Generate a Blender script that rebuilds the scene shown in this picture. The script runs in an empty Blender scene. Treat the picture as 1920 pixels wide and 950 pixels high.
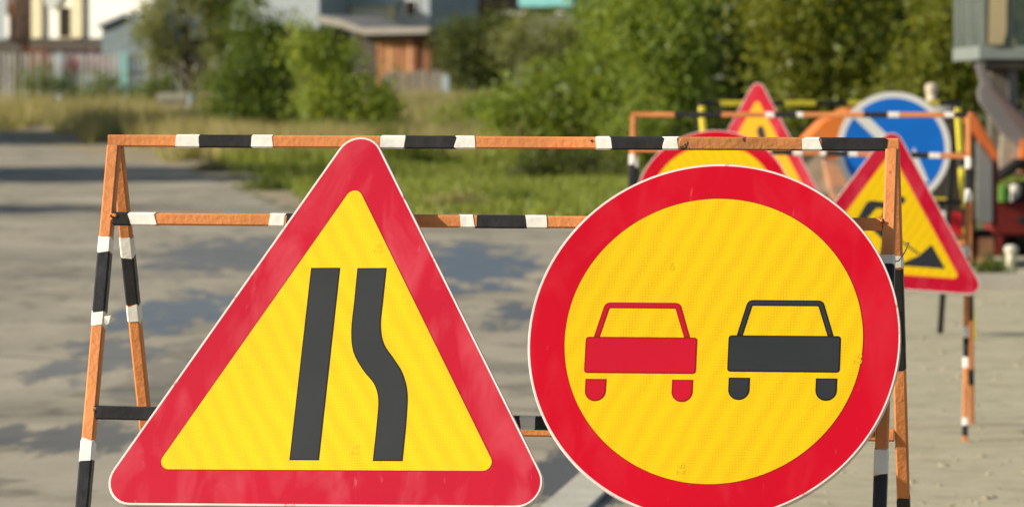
import bpy, bmesh, math, random
import numpy as np
from math import sin, cos, tan, atan, atan2, pi, radians, sqrt
from mathutils import Vector, Matrix
random.seed(7); rng = np.random.default_rng(7)
S = bpy.context.scene
COL = S.collection

# ------------------------------------------------------------------ camera
F = 9000.0                      # focal length in pixels of the 1920 px wide photograph
PITCH = atan(300 / F)
CAM = Vector((0, 0, 1.5))
cd = bpy.data.cameras.new('camera'); cam = bpy.data.objects.new('camera', cd); COL.objects.link(cam)
cam.location = CAM; cam.rotation_euler = (pi / 2 - PITCH, 0, 0)
cd.sensor_width = 36; cd.lens = 36 * F / 1920; cd.clip_start = 0.5; cd.clip_end = 3000
cd.dof.use_dof = True; cd.dof.focus_distance = 8.85; cd.dof.aperture_fstop = 10.5; cd.dof.aperture_blades = 0
S.camera = cam
# ------------------------------------------------------------------ light
SUN = Vector((-0.88, -0.27, 0.42)).normalized()
w = bpy.data.worlds.new('World'); S.world = w; w.use_nodes = True
nt = w.node_tree; bg = nt.nodes['Background']
sky = nt.nodes.new('ShaderNodeTexSky'); sky.sky_type = 'NISHITA'; sky.sun_disc = False
sky.sun_elevation = math.asin(SUN.z); sky.sun_rotation = atan2(SUN.x, SUN.y)
sky.dust_density = 1.5; sky.air_density = 1.0
nt.links.new(sky.outputs[0], bg.inputs[0]); bg.inputs[1].default_value = 0.075
sl = bpy.data.lights.new('sun', 'SUN'); sl.energy = 4.8; sl.angle = radians(0.5); sl.color = (1.0, 0.91, 0.76)
so = bpy.data.objects.new('sun', sl); COL.objects.link(so); so.rotation_euler = SUN.to_track_quat('Z', 'Y').to_euler(); so.location = (0, 0, 30)
S.view_settings.view_transform = 'Standard'; S.view_settings.look = 'None'; S.view_settings.exposure = 0.40; S.view_settings.gamma = 1
S.cycles.use_denoising = True
S.cycles.max_bounces = 6; S.cycles.transparent_max_bounces = 12

# ------------------------------------------------------------------ helpers
def at(px, py, Y):
    """point at distance Y that the photograph shows at px, py"""
    d = Vector(((px - 960) / F, 0, 0)) + Vector((0, sin(PITCH), cos(PITCH))) * ((475 - py) / F) + Vector((0, cos(PITCH), -sin(PITCH)))
    return CAM + d * (Y / d.y)
def X(px, Y): return at(px, 175, Y).x
def Z(py, Y): return at(960, py, Y).z
def sstep(a, b, t):
    t = min(1, max(0, (t - a) / (b - a))); return t * t * (3 - 2 * t)
def terrain(x, y):
    return 0.75 * sstep(108, 150, y) + 0.45 * sstep(150, 215, y) + 9 * sstep(260, 520, y)

def link(name, me, parent=None):
    o = bpy.data.objects.new(name, me); COL.objects.link(o)
    if parent: o.parent = parent
    return o
def tag(o, label=None, cat=None, group=None, kind=None):
    if label: o['label'] = label
    if cat: o['category'] = cat
    if group: o['group'] = group
    if kind: o['kind'] = kind
    return o
def empty(name, loc=(0, 0, 0), rot=(0, 0, 0), label=None, cat=None, group=None):
    o = bpy.data.objects.new(name, None); COL.objects.link(o); o.location = loc; o.rotation_euler = rot
    o.empty_display_size = 0.1
    return tag(o, label, cat, group)

class MB:
    """collects shapes, then makes one mesh"""
    def __init__(s): s.v = []; s.f = []; s.m = []
    def add(s, vs, fs, mi=0):
        b = len(s.v); s.v += [tuple(p) for p in vs]; s.f += [tuple(b + i for i in f) for f in fs]; s.m += [mi] * len(fs); return s
    def box(s, x0, x1, y0, y1, z0, z1, mi=0):
        vs = [(x0, y0, z0), (x1, y0, z0), (x1, y1, z0), (x0, y1, z0), (x0, y0, z1), (x1, y0, z1), (x1, y1, z1), (x0, y1, z1)]
        return s.add(vs, [(3, 2, 1, 0), (4, 5, 6, 7), (0, 1, 5, 4), (1, 2, 6, 5), (2, 3, 7, 6), (3, 0, 4, 7)], mi)
    def loops(s, loops, mi=0, cap=True):
        n = len(loops[0]); vs = [p for l in loops for p in l]; fs = []
        for k in range(len(loops) - 1):
            for i in range(n):
                j = (i + 1) % n
                fs.append((k * n + i, k * n + j, (k + 1) * n + j, (k + 1) * n + i))
        if cap: fs.append(tuple(range(n - 1, -1, -1))); fs.append(tuple((len(loops) - 1) * n + i for i in range(n)))
        return s.add(vs, fs, mi)
    def prism(s, poly, y0, y1, mi=0, mi_front=None):
        """polygon of (x, z), counter-clockwise seen from -y, between y0 (front) and y1"""
        n = len(poly)
        s.loops([[(x, y1, z) for x, z in poly], [(x, y0, z) for x, z in poly]], mi)
        return s
    def tube(s, pts, r, n=8, mi=0):
        pts = [Vector(p) for p in pts]; rr = r if isinstance(r, (list, tuple)) else [r] * len(pts); L = []
        for i, p in enumerate(pts):
            d = (pts[min(i + 1, len(pts) - 1)] - pts[max(i - 1, 0)]).normalized()
            a = d.orthogonal().normalized() if i == 0 else (a0 - d * a0.dot(d)).normalized(); a0 = a
            b = d.cross(a)
            L.append([p + (a * cos(2 * pi * k / n) + b * sin(2 * pi * k / n)) * rr[i] for k in range(n)])
        return s.loops(L, mi)
    def build(s, name, mats, parent=None, smooth=False, bevel=0):
        me = bpy.data.meshes.new(name); me.from_pydata(s.v, [], s.f)
        mats = mats if isinstance(mats, (list, tuple)) else [mats]
        for m in mats: me.materials.append(m)
        me.polygons.foreach_set('material_index', s.m)
        bm = bmesh.new(); bm.from_mesh(me); bmesh.ops.recalc_face_normals(bm, faces=bm.faces)
        if bevel: bmesh.ops.bevel(bm, geom=[e for e in bm.edges if e.is_manifold and e.calc_face_angle(0) > 0.6], offset=bevel, segments=2, affect='EDGES', clamp_overlap=True)
        bm.to_mesh(me); bm.free()
        if smooth: me.polygons.foreach_set('use_smooth', [True] * len(me.polygons))
        me.update(); return link(name, me, parent)

# ------------------------------------------------------------------ materials
def mat(name, base, rough=0.6, metal=0, spec=0.22, var=0.0, vscale=4.0, bump=0.0, bscale=60, coord='Object', col2=None, patch=None, coat=0):
    """principled material; var: +- brightness noise; col2/patch: second colour where noise passes a threshold"""
    m = bpy.data.materials.new(name); m.use_nodes = True; t = m.node_tree; N = t.nodes; L = t.links; b = N['Principled BSDF']
    b.inputs['Roughness'].default_value = rough; b.inputs['Metallic'].default_value = metal; b.inputs['Specular IOR Level'].default_value = spec
    b.inputs['Coat Weight'].default_value = coat; b.inputs['Coat Roughness'].default_value = 0.15
    tc = N.new('ShaderNodeTexCoord').outputs[coord]
    src = None
    rgb = N.new('ShaderNodeRGB'); rgb.outputs[0].default_value = (*base, 1); src = rgb.outputs[0]
    if var:
        n = N.new('ShaderNodeTexNoise'); n.inputs['Scale'].default_value = vscale; n.inputs['Detail'].default_value = 5; L.new(tc, n.inputs['Vector'])
        mr = N.new('ShaderNodeMapRange'); mr.inputs[1].default_value = .3; mr.inputs[2].default_value = .7; mr.inputs[3].default_value = 1 - var; mr.inputs[4].default_value = 1 + var; L.new(n.outputs[0], mr.inputs[0])
        mx = N.new('ShaderNodeVectorMath'); mx.operation = 'SCALE'; L.new(src, mx.inputs[0]); L.new(mr.outputs[0], mx.inputs['Scale']); src = mx.outputs[0]
    if col2:
        sc, lo, hi = patch
        n = N.new('ShaderNodeTexNoise'); n.inputs['Scale'].default_value = sc; n.inputs['Detail'].default_value = 6; n.inputs['Roughness'].default_value = .65; L.new(tc, n.inputs['Vector'])
        mr = N.new('ShaderNodeMapRange'); mr.inputs[1].default_value = lo; mr.inputs[2].default_value = hi; L.new(n.outputs[0], mr.inputs[0])
        mx = N.new('ShaderNodeMix'); mx.data_type = 'RGBA'; L.new(mr.outputs[0], mx.inputs[0]); L.new(src, mx.inputs[6]); mx.inputs[7].default_value = (*col2, 1); src = mx.outputs[2]
    L.new(src, b.inputs['Base Color'])
    if bump:
        n = N.new('ShaderNodeTexNoise'); n.inputs['Scale'].default_value = bscale; n.inputs['Detail'].default_value = 6; L.new(tc, n.inputs['Vector'])
        bp = N.new('ShaderNodeBump'); bp.inputs['Strength'].default_value = bump; bp.inputs['Distance'].default_value = .01; L.new(n.outputs[0], bp.inputs['Height']); L.new(bp.outputs[0], b.inputs['Normal'])
    return m

M = {}
M['orange'] = mat('orange_paint', (0.62, 0.235, 0.08), .5, var=.20, vscale=9, bump=.25, bscale=90, col2=(.10, .035, .018), patch=(15, .655, .685), coord='Object')
M['aged'] = mat('aged_orange_paint', (0.42, 0.17, 0.055), .5, var=.2, vscale=14, bump=.3, bscale=90, col2=(.06, .03, .02), patch=(34, .62, .66))
M['white'] = mat('white_tape', (0.80, 0.78, 0.72), .45, var=.08, vscale=20, bump=.2, bscale=50, col2=(.25, .2, .15), patch=(45, .68, .73))
M['black'] = mat('black_tape', (0.028, 0.028, 0.030), .38, var=.25, vscale=20, bump=.25, bscale=40, col2=(.30, .29, .27), patch=(60, .72, .76))
M['yellow_paint'] = mat('yellow_paint', (0.82, 0.68, 0.05), .5, var=.1, vscale=9)
M['rim'] = mat('sign_rim', (0.66, 0.60, 0.56), .45, metal=.0, var=.12, vscale=14, col2=(.45, .22, .2), patch=(25, .6, .66))
M['zinc'] = mat('zinc_back', (0.42, 0.42, 0.42), .45, metal=.7, var=.1)
M['graphic'] = mat('grey_black_print', (0.024, 0.028, 0.030), .42, var=.12, vscale=7)
M['graphic_edge'] = mat('black_print_edge', (0.014, 0.009, 0.008), .5)
M['red_edge'] = mat('dark_red_edge', (0.30, 0.002, 0.004), .5)
M['mark'] = mat('film_mark', (0.60, 0.375, 0.006), .5)
M['signwhite'] = mat('white_film', (0.70, 0.70, 0.68), .5, var=.05)
M['blue'] = mat('blue_film', (0.006, 0.15, 0.60), .45, var=.12, vscale=3)

def film_red(name, base, smear, smear_amt):
    m = mat(name, base, .36, var=.07, vscale=3); t = m.node_tree; N = t.nodes; L = t.links; b = N['Principled BSDF']
    tc = N.new('ShaderNodeTexCoord').outputs['Object']
    # dust smears with pinkish sky sheen painted in, and fine scuffs
    mp = N.new('ShaderNodeMapping'); mp.inputs['Scale'].default_value = (5, 1, 2.2); mp.inputs['Rotation'].default_value = (0, .5, 0); L.new(tc, mp.inputs[0])
    n = N.new('ShaderNodeTexNoise'); n.inputs['Scale'].default_value = 2.6; n.inputs['Detail'].default_value = 7; n.inputs['Distortion'].default_value = .8; L.new(mp.outputs[0], n.inputs['Vector'])
    mr = N.new('ShaderNodeMapRange'); mr.inputs[1].default_value = .46; mr.inputs[2].default_value = .72; mr.inputs[4].default_value = smear_amt; L.new(n.outputs[0], mr.inputs[0])
    mp2 = N.new('ShaderNodeMapping'); mp2.inputs['Scale'].default_value = (70, 1, 16); mp2.inputs['Rotation'].default_value = (0, -.6, 0); L.new(tc, mp2.inputs[0])
    n2 = N.new('ShaderNodeTexNoise'); n2.inputs['Scale'].default_value = 1.0; n2.inputs['Detail'].default_value = 4; L.new(mp2.outputs[0], n2.inputs['Vector'])
    mr2 = N.new('ShaderNodeMapRange'); mr2.inputs[1].default_value = .665; mr2.inputs[2].default_value = .73; mr2.inputs[4].default_value = .55; L.new(n2.outputs[0], mr2.inputs[0])
    ad = N.new('ShaderNodeMath'); ad.operation = 'MAXIMUM'; L.new(mr.outputs[0], ad.inputs[0]); L.new(mr2.outputs[0], ad.inputs[1])
    mx = N.new('ShaderNodeMix'); mx.data_type = 'RGBA'; L.new(ad.outputs[0], mx.inputs[0])
    old = b.inputs['Base Color'].links[0].from_socket; L.new(old, mx.inputs[6]); mx.inputs[7].default_value = (*smear, 1); L.new(mx.outputs[2], b.inputs['Base Color'])
    rr = N.new('ShaderNodeMapRange'); rr.inputs[3].default_value = .34; rr.inputs[4].default_value = .6; L.new(ad.outputs[0], rr.inputs[0]); L.new(rr.outputs[0], b.inputs['Roughness'])
    return m
def film_yellow(name, base, angle):
    m = mat(name, base, .4, var=.05, vscale=2.5); t = m.node_tree; N = t.nodes; L = t.links; b = N['Principled BSDF']
    tc = N.new('ShaderNodeTexCoord').outputs['Object']
    vo = N.new('ShaderNodeTexVoronoi'); vo.feature = 'DISTANCE_TO_EDGE'; vo.inputs['Scale'].default_value = 190; vo.inputs['Randomness'].default_value = .35; _p = N.new('ShaderNodeMapping'); _p.inputs['Scale'].default_value = (1, 0, 1); L.new(tc, _p.inputs[0]); L.new(_p.outputs[0], vo.inputs['Vector'])
    mr = N.new('ShaderNodeMapRange'); mr.inputs[1].default_value = .02; mr.inputs[2].default_value = .22; mr.inputs[3].default_value = .84; mr.inputs[4].default_value = 1.03; L.new(vo.outputs['Distance'], mr.inputs[0])
    mp = N.new('ShaderNodeMapping'); mp.inputs['Rotation'].default_value = (0, angle, 0); L.new(tc, mp.inputs[0])
    wv = N.new('ShaderNodeTexWave'); wv.bands_direction = 'X'; wv.inputs['Scale'].default_value = 8.5; wv.inputs['Distortion'].default_value = 2.2; wv.inputs['Detail'].default_value = 2; wv.inputs['Detail Scale'].default_value = 2; L.new(mp.outputs[0], wv.inputs['Vector'])
    m2 = N.new('ShaderNodeMapRange'); m2.inputs[3].default_value = .93; m2.inputs[4].default_value = 1.03; L.new(wv.outputs[1], m2.inputs[0])
    mu = N.new('ShaderNodeMath'); mu.operation = 'MULTIPLY'; L.new(mr.outputs[0], mu.inputs[0]); L.new(m2.outputs[0], mu.inputs[1])
    sc = N.new('ShaderNodeVectorMath'); sc.operation = 'SCALE'; L.new(b.inputs['Base Color'].links[0].from_socket, sc.inputs[0]); L.new(mu.outputs[0], sc.inputs['Scale']); L.new(sc.outputs[0], b.inputs['Base Color'])
    return m
M['red_dusty_sheen'] = film_red('dusty_sheen_red_film', (0.43, 0.005, 0.024), (0.56, 0.09, 0.12), .42)
M['red'] = film_red('red_film', (0.50, 0.001, 0.014), (0.58, 0.05, 0.07), .22)
M['red_car'] = mat('red_print', (0.47, 0.003, 0.020), .42, var=.06)
M['yellow'] = film_yellow('yellow_film', (0.75, 0.505, 0.003), .55)
M['yellow_b'] = film_yellow('yellow_film_warm', (0.75, 0.485, 0.003), -.45)
M['orange_film'] = mat('aged_yellow_film', (0.76, 0.36, 0.008), .45, var=.06)

# ------------------------------------------------------------------ leaves and grass
def leaf_mat(name, c1, c2, trans=.5):
    m = bpy.data.materials.new(name); m.use_nodes = True; t = m.node_tree; N = t.nodes; L = t.links; N.clear()
    out = N.new('ShaderNodeOutputMaterial'); g = N.new('ShaderNodeNewGeometry')
    mx = N.new('ShaderNodeMix'); mx.data_type = 'RGBA'; mx.inputs[6].default_value = (*c1, 1); mx.inputs[7].default_value = (*c2, 1)
    tc = N.new('ShaderNodeTexCoord'); n = N.new('ShaderNodeTexNoise'); n.inputs['Scale'].default_value = 1.3; n.inputs['Detail'].default_value = 3; L.new(tc.outputs['Object'], n.inputs['Vector'])
    mr = N.new('ShaderNodeMapRange'); mr.inputs[1].default_value = .35; mr.inputs[2].default_value = .65; L.new(n.outputs[0], mr.inputs[0])
    av = N.new('ShaderNodeMix'); av.data_type = 'FLOAT'; av.inputs[0].default_value = .55; L.new(mr.outputs[0], av.inputs[2]); L.new(g.outputs['Random Per Island'], av.inputs[3]); L.new(av.outputs[0], mx.inputs[0])
    d = N.new('ShaderNodeBsdfDiffuse'); tr = N.new('ShaderNodeBsdfTranslucent'); gl = N.new('ShaderNodeBsdfGlossy'); gl.inputs['Roughness'].default_value = .4; gl.inputs[0].default_value = (.8, .85, .8, 1)
    L.new(mx.outputs[2], d.inputs[0])
    sc = N.new('ShaderNodeVectorMath'); sc.operation = 'MULTIPLY'; sc.inputs[1].default_value = (1.5, 1.35, .5); L.new(mx.outputs[2], sc.inputs[0]); L.new(sc.outputs[0], tr.inputs[0])
    a = N.new('ShaderNodeMixShader'); a.inputs[0].default_value = trans; L.new(d.outputs[0], a.inputs[1]); L.new(tr.outputs[0], a.inputs[2])
    b = N.new('ShaderNodeMixShader'); b.inputs[0].default_value = .012; L.new(a.outputs[0], b.inputs[1]); L.new(gl.outputs[0], b.inputs[2]); L.new(b.outputs[0], out.inputs[0])
    return m
LM = dict(
    young=leaf_mat('leaf_grey_green', (.15, .18, .07), (.28, .30, .13)),
    dark=leaf_mat('leaf_deep_green', (.075, .125, .028), (.16, .22, .05)),
    light=leaf_mat('leaf_bright_green', (.18, .26, .040), (.32, .39, .075)),
    round_=leaf_mat('leaf_dull_green', (.065, .09, .03), (.14, .165, .055)),
    willow=leaf_mat('leaf_willow_green', (.15, .22, .035), (.28, .35, .07)),
    olive=leaf_mat('leaf_olive_green', (.13, .165, .025), (.27, .29, .05)),
    deep=leaf_mat('leaf_painted_shade', (.022, .036, .012), (.050, .070, .016)),  # deep shade of the gaps between trees, painted as near-black leaves
    dry=leaf_mat('grass_dry', (.27, .25, .11), (.46, .40, .20), .3),
    grass=leaf_mat('grass_green', (.15, .20, .03), (.29, .32, .07), .25),
    weed=leaf_mat('weed_green', (.08, .13, .02), (.17, .22, .04)))
M['bark'] = mat('bark', (.12, .095, .07), .9, var=.3, vscale=12, bump=.6, bscale=25)
M['lime'] = mat('limewashed_bark', (.30, .36, .42), .8, var=.15)

def quads_mesh(name, P, U, V, material, parent=None):
    """many leaf quads (pointed ends) at P spanned by U, V"""
    n = len(P); v = np.empty((n, 4, 3)); v[:, 0] = P - V; v[:, 1] = P + U * .9 - V * .05; v[:, 2] = P + V; v[:, 3] = P - U * .9 - V * .05
    me = bpy.data.meshes.new(name); me.vertices.add(n * 4); me.vertices.foreach_set('co', v.ravel())
    me.loops.add(n * 4); me.loops.foreach_set('vertex_index', np.arange(n * 4)); me.polygons.add(n)
    me.polygons.foreach_set('loop_start', np.arange(0, n * 4, 4)); me.polygons.foreach_set('loop_total', np.full(n, 4))
    me.materials.append(material); me.update(calc_edges=True); return link(name, me, parent)
def unit(a): return a / np.maximum(1e-9, np.linalg.norm(a, axis=1, keepdims=True))
def crown(blobs, size, density, material, parent, droop=0.0, name='crown'):
    """blobs: (x, y, z, rx, ry, rz) in the parent's space; leaves sit in clumps spread through each blob"""
    Ps = []
    for (x, y, z, rx, ry, rz) in blobs:
        area = 4 * pi * ((rx * ry + ry * rz + rx * rz) / 3)
        nc = max(8, int(area * density / 40))
        d = unit(rng.normal(size=(nc, 3))); r = rng.uniform(.45, 1.08, (nc, 1)) ** .7
        c = d * r * np.array([rx, ry, rz]) * rng.uniform(.88, 1.12, (nc, 1))
        for cc in c:
            k = rng.integers(30, 75); s = size * rng.uniform(1.3, 3.0)
            q = cc + rng.normal(size=(k, 3)) * np.array([s, s, s * .75])
            q[:, 2] -= droop * rng.uniform(0, 1, k) * size * 3
            Ps.append(q + np.array([x, y, z]))
    P = np.concatenate(Ps); n = len(P)
    nr = unit(rng.normal(size=(n, 3)) + np.array([-.5, -.25, .25])); a = unit(np.cross(nr, rng.normal(size=(n, 3)))); b = np.cross(nr, a)
    s = (size * .82 * rng.uniform(.45, 1.1, (n, 1)))
    return quads_mesh(name, P, a * s * .45, b * s * .85, material, parent)
def plant(name, px, Y, blobs, size, density, lm, label, cat, group=None, trunk_r=.09, trunk=True, droop=0, lime=False, depth=.9, zb=None):
    """blobs: (px, py, rx px, ry px, extra depth m)"""
    gz = terrain(0, Y) if zb is None else zb
    base = Vector((X(px, Y), Y, gz)); k = Y / F
    root = empty(name, base, label=label, cat=cat, group=group)
    bl = []
    for b in blobs:
        p = at(b[0], b[1], Y) - base; rx, rz = b[2] * k, b[3] * k; dy = (b[4] if len(b) > 4 else random.uniform(-.4, .4) * rx)
        bl.append((p.x, dy, max(p.z, rz * .75), rx, max(rx, rz) * depth, rz))
    crown(bl, size, density, lm, root, droop)
    mb = MB(); top = max(bl, key=lambda b: b[2]); hz = top[2]
    if trunk:
        pts = [Vector((0, 0, -.1)), Vector((.05, 0, hz * .25)), Vector((top[0] * .3, .05, hz * .55)), Vector((top[0] * .8, 0, hz * .95))]
        mb.tube(pts, [trunk_r * 1.25, trunk_r, trunk_r * .7, trunk_r * .2], 8)
        for b in bl:
            f = random.uniform(.2, .5); s = Vector((top[0] * .3 * f, 0, hz * f * .9)); e = Vector(b[:3])
            mid = s.lerp(e, .5) + Vector((0, 0, .08 * (e - s).length))
            mb.tube([s, mid, e], [trunk_r * .55, trunk_r * .35, trunk_r * .1], 6)
        mb.build('trunk', M['bark'], root, smooth=True)
        if lime:
            MB().tube([(0, 0, 0), (.02, 0, hz * .12), (.05, 0, hz * .22)], [trunk_r * 1.32, trunk_r * 1.15, trunk_r * 1.05], 10).build('limewash', M['lime'], root, smooth=True)
    else:
        for b in bl:
            for j in range(3):
                s = Vector((b[0] * .5 + random.uniform(-.15, .15), random.uniform(-.1, .1), -.05)); e = Vector((b[0] + random.uniform(-.5, .5) * b[3], b[1], b[2] + .3 * b[5]))
                mb.tube([s, s.lerp(e, .5) + Vector((0, 0, .1)), e], [.02, .014, .006], 5)
        mb.build('stems', M['bark'], root)
    return root

# ------------------------------------------------------------------ ground, road, gravel
def gmat():
    m = mat('verge_soil', (.17, .15, .075), .95, var=.25, vscale=.6, bump=.5, bscale=12, col2=(.10, .125, .028), patch=(.5, .42, .60)); return m
def sheet(name, xs, ys, zoff, material):
    me = bpy.data.meshes.new(name); nx, ny = len(xs), len(ys)
    vs = [(x, y, terrain(x, y) + zoff) for y in ys for x in xs]
    fs = [(j * nx + i, j * nx + i + 1, (j + 1) * nx + i + 1, (j + 1) * nx + i) for j in range(ny - 1) for i in range(nx - 1)]
    me.from_pydata(vs, [], fs); me.materials.append(material); return tag(link(name, me), kind='structure')
sheet('ground', np.linspace(-400, 400, 41), np.concatenate([np.linspace(-60, 100, 17), np.linspace(105, 260, 63), np.linspace(270, 900, 40)]), 0, gmat())

def gd(py):
    """distance of the ground seen at height py of the photograph"""
    Y = 10.0
    while Y < 230 and 175 + (1.5 - terrain(0, Y)) * F / Y > py: Y += .25
    return Y
VERGE = [(-900, 236), (-500, 246), (-200, 256), (0, 262), (120, 280), (230, 300), (330, 315), (430, 345), (500, 372), (560, 398), (680, 404), (800, 408), (1000, 414), (1180, 420), (1320, 430), (1500, 470), (1640, 500)]
VW = [(X(px, gd(py)), gd(py)) for px, py in VERGE]         # the edge of the asphalt, metres
def verge_y(x):
    if x <= VW[0][0]: return VW[0][1]
    for (x0, y0), (x1, y1) in zip(VW, VW[1:]):
        if x <= x1 and x1 > x0: return y0 + (y1 - y0) * (x - x0) / (x1 - x0)
    return VW[-1][1]
RIGHT = [(1.55, 45.0), (1.05, 38), (.75, 30), (.55, 24), (.50, 18), (.55, 8), (.6, -20)]   # asphalt meets the gravel yard
def stained_blotched(m, blobs, dark, blue, rough_blotch):
    """damp stains and dark blotches: blobs (x, y, rx, ry, amount, blueness) with torn edges"""
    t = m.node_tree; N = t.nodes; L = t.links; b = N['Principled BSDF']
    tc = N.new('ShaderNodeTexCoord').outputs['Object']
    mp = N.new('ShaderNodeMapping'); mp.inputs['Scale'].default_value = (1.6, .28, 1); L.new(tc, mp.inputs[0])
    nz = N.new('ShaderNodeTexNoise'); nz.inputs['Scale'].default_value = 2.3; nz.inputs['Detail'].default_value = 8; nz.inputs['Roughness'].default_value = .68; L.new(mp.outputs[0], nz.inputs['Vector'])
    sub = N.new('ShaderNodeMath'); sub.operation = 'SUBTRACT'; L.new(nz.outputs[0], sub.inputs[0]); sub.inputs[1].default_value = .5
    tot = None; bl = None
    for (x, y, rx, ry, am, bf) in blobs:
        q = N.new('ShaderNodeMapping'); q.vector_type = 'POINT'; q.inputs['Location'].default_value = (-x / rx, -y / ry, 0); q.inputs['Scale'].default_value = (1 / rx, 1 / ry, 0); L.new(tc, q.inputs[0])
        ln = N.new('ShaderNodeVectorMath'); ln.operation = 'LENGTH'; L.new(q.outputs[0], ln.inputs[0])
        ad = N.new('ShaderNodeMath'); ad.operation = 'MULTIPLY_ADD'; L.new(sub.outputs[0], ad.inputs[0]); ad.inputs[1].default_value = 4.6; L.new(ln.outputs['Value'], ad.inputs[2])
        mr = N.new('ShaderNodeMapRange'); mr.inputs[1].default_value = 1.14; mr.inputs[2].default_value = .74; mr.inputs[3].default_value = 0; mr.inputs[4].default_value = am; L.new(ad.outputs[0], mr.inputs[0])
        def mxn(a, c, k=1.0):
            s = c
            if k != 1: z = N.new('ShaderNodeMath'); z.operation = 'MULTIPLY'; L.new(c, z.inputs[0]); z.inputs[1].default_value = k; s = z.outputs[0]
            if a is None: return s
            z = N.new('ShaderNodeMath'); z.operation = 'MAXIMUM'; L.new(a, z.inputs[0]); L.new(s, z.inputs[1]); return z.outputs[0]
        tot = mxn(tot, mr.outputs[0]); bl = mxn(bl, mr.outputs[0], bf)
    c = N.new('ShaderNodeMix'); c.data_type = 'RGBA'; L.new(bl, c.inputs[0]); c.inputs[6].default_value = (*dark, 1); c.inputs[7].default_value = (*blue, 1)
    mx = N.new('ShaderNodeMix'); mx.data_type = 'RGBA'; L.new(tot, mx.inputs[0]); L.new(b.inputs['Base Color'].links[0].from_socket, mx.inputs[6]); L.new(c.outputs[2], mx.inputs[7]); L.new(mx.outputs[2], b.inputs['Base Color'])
    r = N.new('ShaderNodeMapRange'); r.inputs[3].default_value = .9; r.inputs[4].default_value = rough_blotch; L.new(tot, r.inputs[0]); L.new(r.outputs[0], b.inputs['Roughness'])
def worn(m):
    """long faint tar streaks, torn cracks and gritty speckle of old asphalt"""
    t = m.node_tree; N = t.nodes; L = t.links; b = N['Principled BSDF']; tc = N.new('ShaderNodeTexCoord').outputs['Object']
    def noise(sx, sy, sc, det, lo, hi, a, rot=0):
        mp = N.new('ShaderNodeMapping'); mp.inputs['Scale'].default_value = (sx, sy, 1); mp.inputs['Rotation'].default_value = (0, 0, rot); L.new(tc, mp.inputs[0])
        n = N.new('ShaderNodeTexNoise'); n.inputs['Scale'].default_value = sc; n.inputs['Detail'].default_value = det; n.inputs['Roughness'].default_value = .65; n.inputs['Distortion'].default_value = .6; L.new(mp.outputs[0], n.inputs['Vector'])
        r = N.new('ShaderNodeMapRange'); r.inputs[1].default_value = lo; r.inputs[2].default_value = hi; r.inputs[3].default_value = 1; r.inputs[4].default_value = 1 - a; L.new(n.outputs[0], r.inputs[0]); return r.outputs[0]
    vo = N.new('ShaderNodeTexVoronoi'); vo.feature = 'DISTANCE_TO_EDGE'; vo.inputs['Scale'].default_value = 1
    ds = N.new('ShaderNodeTexNoise'); ds.inputs['Scale'].default_value = .9; ds.inputs['Detail'].default_value = 5; L.new(tc, ds.inputs['Vector'])
    sc = N.new('ShaderNodeVectorMath'); sc.operation = 'SCALE'; sc.inputs['Scale'].default_value = 2.2; L.new(ds.outputs[1], sc.inputs[0])
    ad = N.new('ShaderNodeVectorMath'); L.new(tc, ad.inputs[0]); L.new(sc.outputs[0], ad.inputs[1]); mp = N.new('ShaderNodeMapping'); mp.inputs['Scale'].default_value = (.42, .20, 1); L.new(ad.outputs[0], mp.inputs[0]); L.new(mp.outputs[0], vo.inputs['Vector'])
    cr = N.new('ShaderNodeMapRange'); cr.inputs[1].default_value = .012; cr.inputs[2].default_value = .045; cr.inputs[3].default_value = .66; cr.inputs[4].default_value = 1; L.new(vo.outputs['Distance'], cr.inputs[0])
    f = cr.outputs[0]
    for o in (noise(1.1, .35, 1.3, 7, .52, .64, .20, .6), noise(1, 1, 45, 3, .35, .65, .16), noise(.30, .12, 1.0, 4, .45, .70, -.14)):
        z = N.new('ShaderNodeMath'); z.operation = 'MULTIPLY'; L.new(f, z.inputs[0]); L.new(o, z.inputs[1]); f = z.outputs[0]
    q = N.new('ShaderNodeVectorMath'); q.operation = 'SCALE'; L.new(b.inputs['Base Color'].links[0].from_socket, q.inputs[0]); L.new(f, q.inputs['Scale']); L.new(q.outputs[0], b.inputs['Base Color'])
def wb(px, py, rxp, ryp, am, bf):   # blotch seen at px, py: metres on the road
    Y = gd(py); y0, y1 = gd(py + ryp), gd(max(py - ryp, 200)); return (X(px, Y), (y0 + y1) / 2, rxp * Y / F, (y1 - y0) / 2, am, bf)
road = mat('old_asphalt', (.415, .372, .285), .95, spec=.10, var=.07, vscale=.8, bump=.18, bscale=60, col2=(.31, .28, .215), patch=(.30, .46, .66))
worn(road)
stained_blotched(road, [wb(330, 590, 120, 40, .85, .9), wb(420, 480, 140, 36, .75, .6), wb(180, 680, 90, 50, .7, .6), wb(330, 700, 90, 60, .45, .2), wb(160, 825, 110, 34, .8, .25), wb(15, 825, 45, 22, .8, .2),
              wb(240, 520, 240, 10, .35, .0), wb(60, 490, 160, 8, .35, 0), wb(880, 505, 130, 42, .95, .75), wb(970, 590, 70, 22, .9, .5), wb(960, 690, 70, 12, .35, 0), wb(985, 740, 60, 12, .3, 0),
              wb(1060, 905, 70, 60, 1.0, .1), wb(1130, 935, 70, 30, 1, .1), wb(860, 470, 90, 14, .8, .8)], (.105, .10, .09), (.12, .17, .225), .5)  # dark blotches around the pale strip, then a bluish one
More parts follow.
